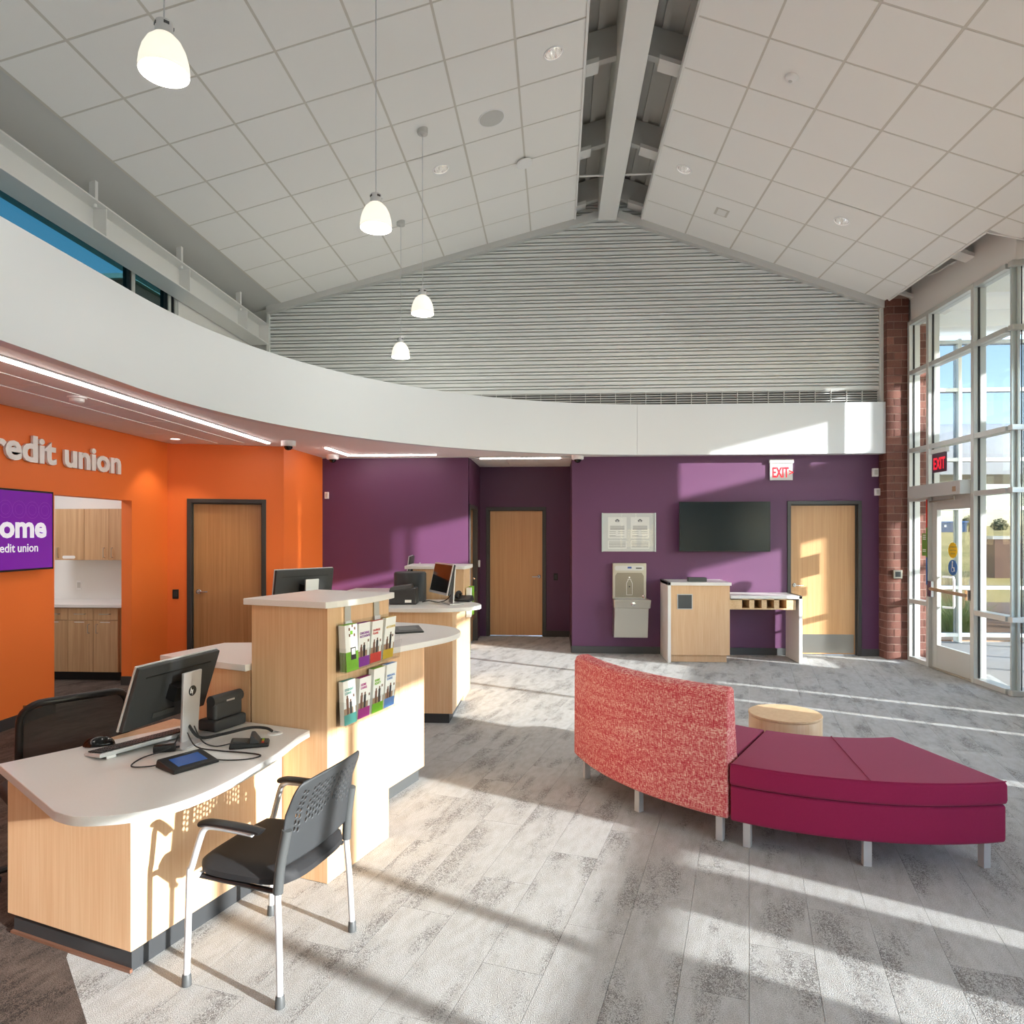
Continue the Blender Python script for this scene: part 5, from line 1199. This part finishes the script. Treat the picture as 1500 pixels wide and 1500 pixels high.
# barrel canopy outside the vestibule
cn = thing('entry_canopy', 'white barrel-shaped canopy outside the vestibule glass', 'canopy', (0, 0, 0))
pf = [(12.2, 2.72), (12.2, 2.86)]+[(12.2+.9*(1-math.cos(R(a)))*1.0, 2.86+.86*math.sin(R(a))) for a in range(15, 91, 15)]+[(14.6, 3.72), (14.6, 2.72)]
mb = MB(); n_ = len(pf)
for x in (4.6, 15.0): mb.v += [(x, y, z) for y, z in pf]
mb.f = [tuple(range(n_))[::-1], tuple(range(n_, 2*n_))]+[(i, (i+1) % n_, n_+(i+1) % n_, n_+i) for i in range(n_)]
obj('canopy_shell', mb, 'white_ext', cn, smooth=True)
obj('sun_block_beam', B(8.50, 8.66, 5.4, 8.3, 2.88, 3.91), 'white_ext', cn)  # unseen beam added to stop a band of sun
obj('sun_block_eave', B(5.3, 8.62, 4.2, 7.06, 4.46, 5.6), 'white_ext', cn)  # unseen eave added to trim the top of the sun patches
for x in (9.6, 14.2): obj('canopy_post', B(x-.07, x+.07, 12.7, 12.84, 0, 2.75), 'white_ext', cn)
# ground rising gently away from the building
gm = MB(); X = [3, 6, 9, 14, 20, 30, 45, 70, 110, 180, 300]; Y = [-60, -20, 0, 8, 12, 16, 24, 36, 60, 100, 160, 300]
def gz(x, y):
    d = math.hypot(max(x-6, 0), max(y-10, 0)*1.0); return -.12+.0155*max(0, d-6)
for x in X:
    for y in Y: gm.v.append((x, y, gz(x, y)))
for i in range(len(X)-1):
    for j in range(len(Y)-1): gm.f.append((i*len(Y)+j, (i+1)*len(Y)+j, (i+1)*len(Y)+j+1, i*len(Y)+j+1))
obj('ground_field', gm, 'field', smooth=True, **STRUCT)
obj('ground_plane', B(-80, 300, -120, 300, -1.2, -.9), 'field', **STRUCT)
obj('ground_apron', B(4.0, 45, -40, 8, -.118, -.06), 'concrete', **STRUCT)  # unseen paving, made large for a neutral sunlight bounce
obj('ground_bed', B(5.3, 20, 11.25, 17.5, -.08, .02), 'mulch', **STRUCT)
for gn, gc in (('straw', (.9, .78, .5, 1)), ('grass_green', (.55, .66, .25, 1))):
    ng = MATS[gn].node_tree; bg_ = ng.nodes['Principled BSDF']; tg = ng.nodes.new('ShaderNodeBsdfTranslucent'); tg.inputs[0].default_value = gc; mg = ng.nodes.new('ShaderNodeMixShader'); mg.inputs[0].default_value = .4
    og = [n for n in ng.nodes if n.type == 'OUTPUT_MATERIAL'][0]; ng.links.new(bg_.outputs[0], mg.inputs[1]); ng.links.new(tg.outputs[0], mg.inputs[2]); ng.links.new(mg.outputs[0], og.inputs[0])
def grass(label, x, y, z, n, h, spread, m, seed, name='ornamental_grass'):
    r_ = random.Random(seed); mb = MB()
    for i in range(n):
        a = r_.random()*6.283; b_ = r_.random()**.7; r0 = .42*math.sqrt(r_.random())*spread*.6; hh = h*(.55+.45*r_.random()); bend = spread*b_*.55
        x0, y0 = r0*math.cos(a), r0*math.sin(a); w = .006+.004*r_.random(); px_, py_ = -math.sin(a)*w, math.cos(a)*w
        st = len(mb.v)
        for k in range(5):
            t_ = k/4; ww = 1-t_*.85; cx_ = x0+math.cos(a)*bend*t_**1.7; cy_ = y0+math.sin(a)*bend*t_**1.7; cz_ = hh*(t_-.25*b_*t_**3)
            mb.v += [(cx_-px_*ww, cy_-py_*ww, cz_), (cx_+px_*ww, cy_+py_*ww, cz_)]
        for k in range(4): mb.f.append((st+2*k, st+2*k+1, st+2*k+3, st+2*k+2))
    t = thing(name, label, 'grass', (x, y, z))
    obj('blades', mb, m, t); obj('root_ball', MB().lathe([(.0, .0), (.10, .0), (.11, .04), (.05, .09), (0, .1)], 10), 'mulch', t)
    return t
grass('green tussock grass outside the glass entry door', 6.9, 12.15, .02, 320, .80, 1.1, 'grass_green', 1)
grass('tall straw-coloured grass standing behind the green tussock', 7.5, 13.5, .02, 420, 1.25, .8, 'straw', 2)
grass('straw-coloured grass outside the narrow corner pane', 8.6, 12.6, .02, 420, 1.1, .8, 'straw', 3)
grass('small green grass clump beside the straw grass', 9.3, 13.6, .02, 300, .6, 1.0, 'grass_green', 4)
grass('straw-coloured grass beyond the sidelight pier', 6.6, 14.0, .02, 320, 1.0, .8, 'straw', 5)
lw = thing('low_sign_wall', 'low brown masonry wall with pale cap beyond the planting', 'wall', (0, 0, 0)); obj('wall_body', B(16.0, 24.5, 26.0, 26.5, .0, 1.50), 'c_brown', lw); obj('wall_cap', B(15.9, 24.6, 25.95, 26.55, 1.50, 1.62), 'sky_cap' if 'sky_cap' in MATS else 'concrete', lw)
bb_ = thing('blue_building', 'long blue building far across the dry field', 'building', (0, 0, 0)); g0 = gz(75, 136)
obj('wall', B(73.2, 78.0, 135, 141, g0-1, 3.85), 'blue_building', bb_); obj('roof', B(73.0, 78.2, 134.8, 141.2, 3.85, 4.1), 'c_blue', bb_); obj('window', B(73.8, 74.2, 134.9, 135.1, 3.0, 3.4), 'paper', bb_)
def tree(label, x, y, h, r_, seed):
    rr = random.Random(seed); t = thing('tree', label, 'tree', (x, y, gz(x, y)), group='trees across the field')
    obj('trunk', MB().tube([(0, 0, 0), (.1, 0, h*.4), (0, .1, h*.7)], [.25, .18, .08], 8), 'c_brown', t, smooth=True)
    mb = MB()
    for i in range(700):
        d = Vector((rr.gauss(0, 1), rr.gauss(0, 1), rr.gauss(0, .9))); d = d.normalized()*r_*(rr.random()**.4)
        c_ = Vector((0, 0, h*.65))+Vector((d.x, d.y, d.z*.9)); s_ = r_*.13; ax = Vector((rr.gauss(0, 1), rr.gauss(0, 1), rr.gauss(0, 1))).normalized(); ay = ax.orthogonal().normalized()
        st = len(mb.v); mb.v += [tuple(c_-ax*s_), tuple(c_+ay*s_*.6), tuple(c_+ax*s_), tuple(c_-ay*s_*.6)]; mb.f.append((st, st+1, st+2, st+3))
    obj('crown', mb, 'leaf_green', t)
tree('leafy green tree beside the blue building', 80.2, 138, 3.1, 1.3, 1)
tree('bushy tree on the far horizon above the low masonry wall', 97, 156, 1.7, 1.7, 2)
fp_ = thing('light_pole', 'white round column standing on the lawn beyond the glass door', 'pole', (12.95, 21.9, gz(12.95, 21.9))); obj('shaft', MB().cyl(0, 0, 0, 7.0, .085, 12), 'white_ext', fp_); obj('foot', MB().cyl(0, 0, 0, .3, .2, 12), 'concrete', fp_)
pw_ = thing('parapet_wall', 'dark brick parapet seen through the clerestory window', 'parapet', (0, 0, 0)); obj('wall_body', B(-9.6, -8.6, 13.3, 17.0, 2.9, 6.85), 'brick', pw_); obj('coping', B(-9.7, -8.5, 13.2, 17.1, 6.85, 6.95), 'steel_grey', pw_)
# unseen roller shades added to cut the high sun through the front glass
mat('shade_cloth', (236, 232, 222), .8)
nts = MATS['shade_cloth'].node_tree; bs = nts.nodes['Principled BSDF']; tr = nts.nodes.new('ShaderNodeBsdfTranslucent'); tr.inputs[0].default_value = (.85, .83, .78, 1); mxs = nts.nodes.new('ShaderNodeMixShader'); mxs.inputs[0].default_value = .45
out = [n for n in nts.nodes if n.type == 'OUTPUT_MATERIAL'][0]; nts.links.new(bs.outputs[0], mxs.inputs[1]); nts.links.new(tr.outputs[0], mxs.inputs[2]); nts.links.new(mxs.outputs[0], out.inputs[0])
SHADES = [(.08, 1.30, 3.5, 'in the front pane at the entry corner'), (1.33, 2.60, 2.95, 'behind the sofa end of the room, second pane from the entry corner'), (2.60, 3.92, 2.25, 'next to the front pier on the entry side'), (5.29, 6.55, 1.86, 'next to the front pier on the camera side'), (6.55, 7.19, 1.86, 'in the narrow front pane'),
          (7.19, 8.47, 1.86, 'beside the narrow front pane'), (8.47, 9.75, 1.86, 'two panes past the narrow one'), (9.75, 11.0, 1.86, 'in the last pane but one before the rear wall'), (11.0, 12.3, 1.86, 'in the pane at the rear wall')]
for a, b_, zb, where in SHADES:
    p_ = F0+Vector((.1, 0))+FU*a
    t = thing('sun_cut_shade', 'unseen pale roller shade added to cut the sun '+where, 'roller shade', (p_.x, p_.y, 0), math.atan2(FU.y, FU.x), group='added sun shades on the front glass')
    obj('cloth', B(.03, b_-a-.03, -.105, -.103, zb, 4.5), 'shade_cloth', t); obj('roller', MB().tube([(.03, -.10, 4.5), (b_-a-.03, -.10, 4.5)], .035, 12), 'alu', t); obj('hem_bar', B(.03, b_-a-.03, -.112, -.096, zb-.02, zb+.005), 'alu', t)
# unseen planters added outside the front glass to block low sun
def planter(where, m0, m1, out=.35, h=.88):
    k0, k1 = (9.02-m1)/.976, (9.02-m0)/.976; p_ = F0+Vector((.1, 0))+FU*k0+Vector((.966, -.259))*out; L = k1-k0
    t = thing('sun_block_planter', 'unseen concrete planter added to block low sun outside the front glass '+where, 'planter', (p_.x, p_.y, -.06), math.atan2(FU.y, FU.x), group='added planters outside the front glass')
    obj('box', B(0, L, -.02, .36, 0, h+.06), 'concrete', t, bevel=.01); obj('soil', B(.04, L-.04, .02, .32, h+.055, h+.075), 'mulch', t)
planter('at the entry corner', 7.98, 8.75); planter('second from the entry corner', 7.22, 7.80); planter('third from the entry corner', 6.42, 7.06); planter('fourth from the entry corner', 5.80, 6.28); planter('before the front pier', 5.02, 5.60)
planter('just past the front pier', 3.62, 3.76); planter('beside the narrow one past the pier', 3.04, 3.40); planter('by the narrow pane', 1.95, 2.66); planter('behind the camera side panes', .25, 1.80); planter('at the rear end', -2.5, .10)
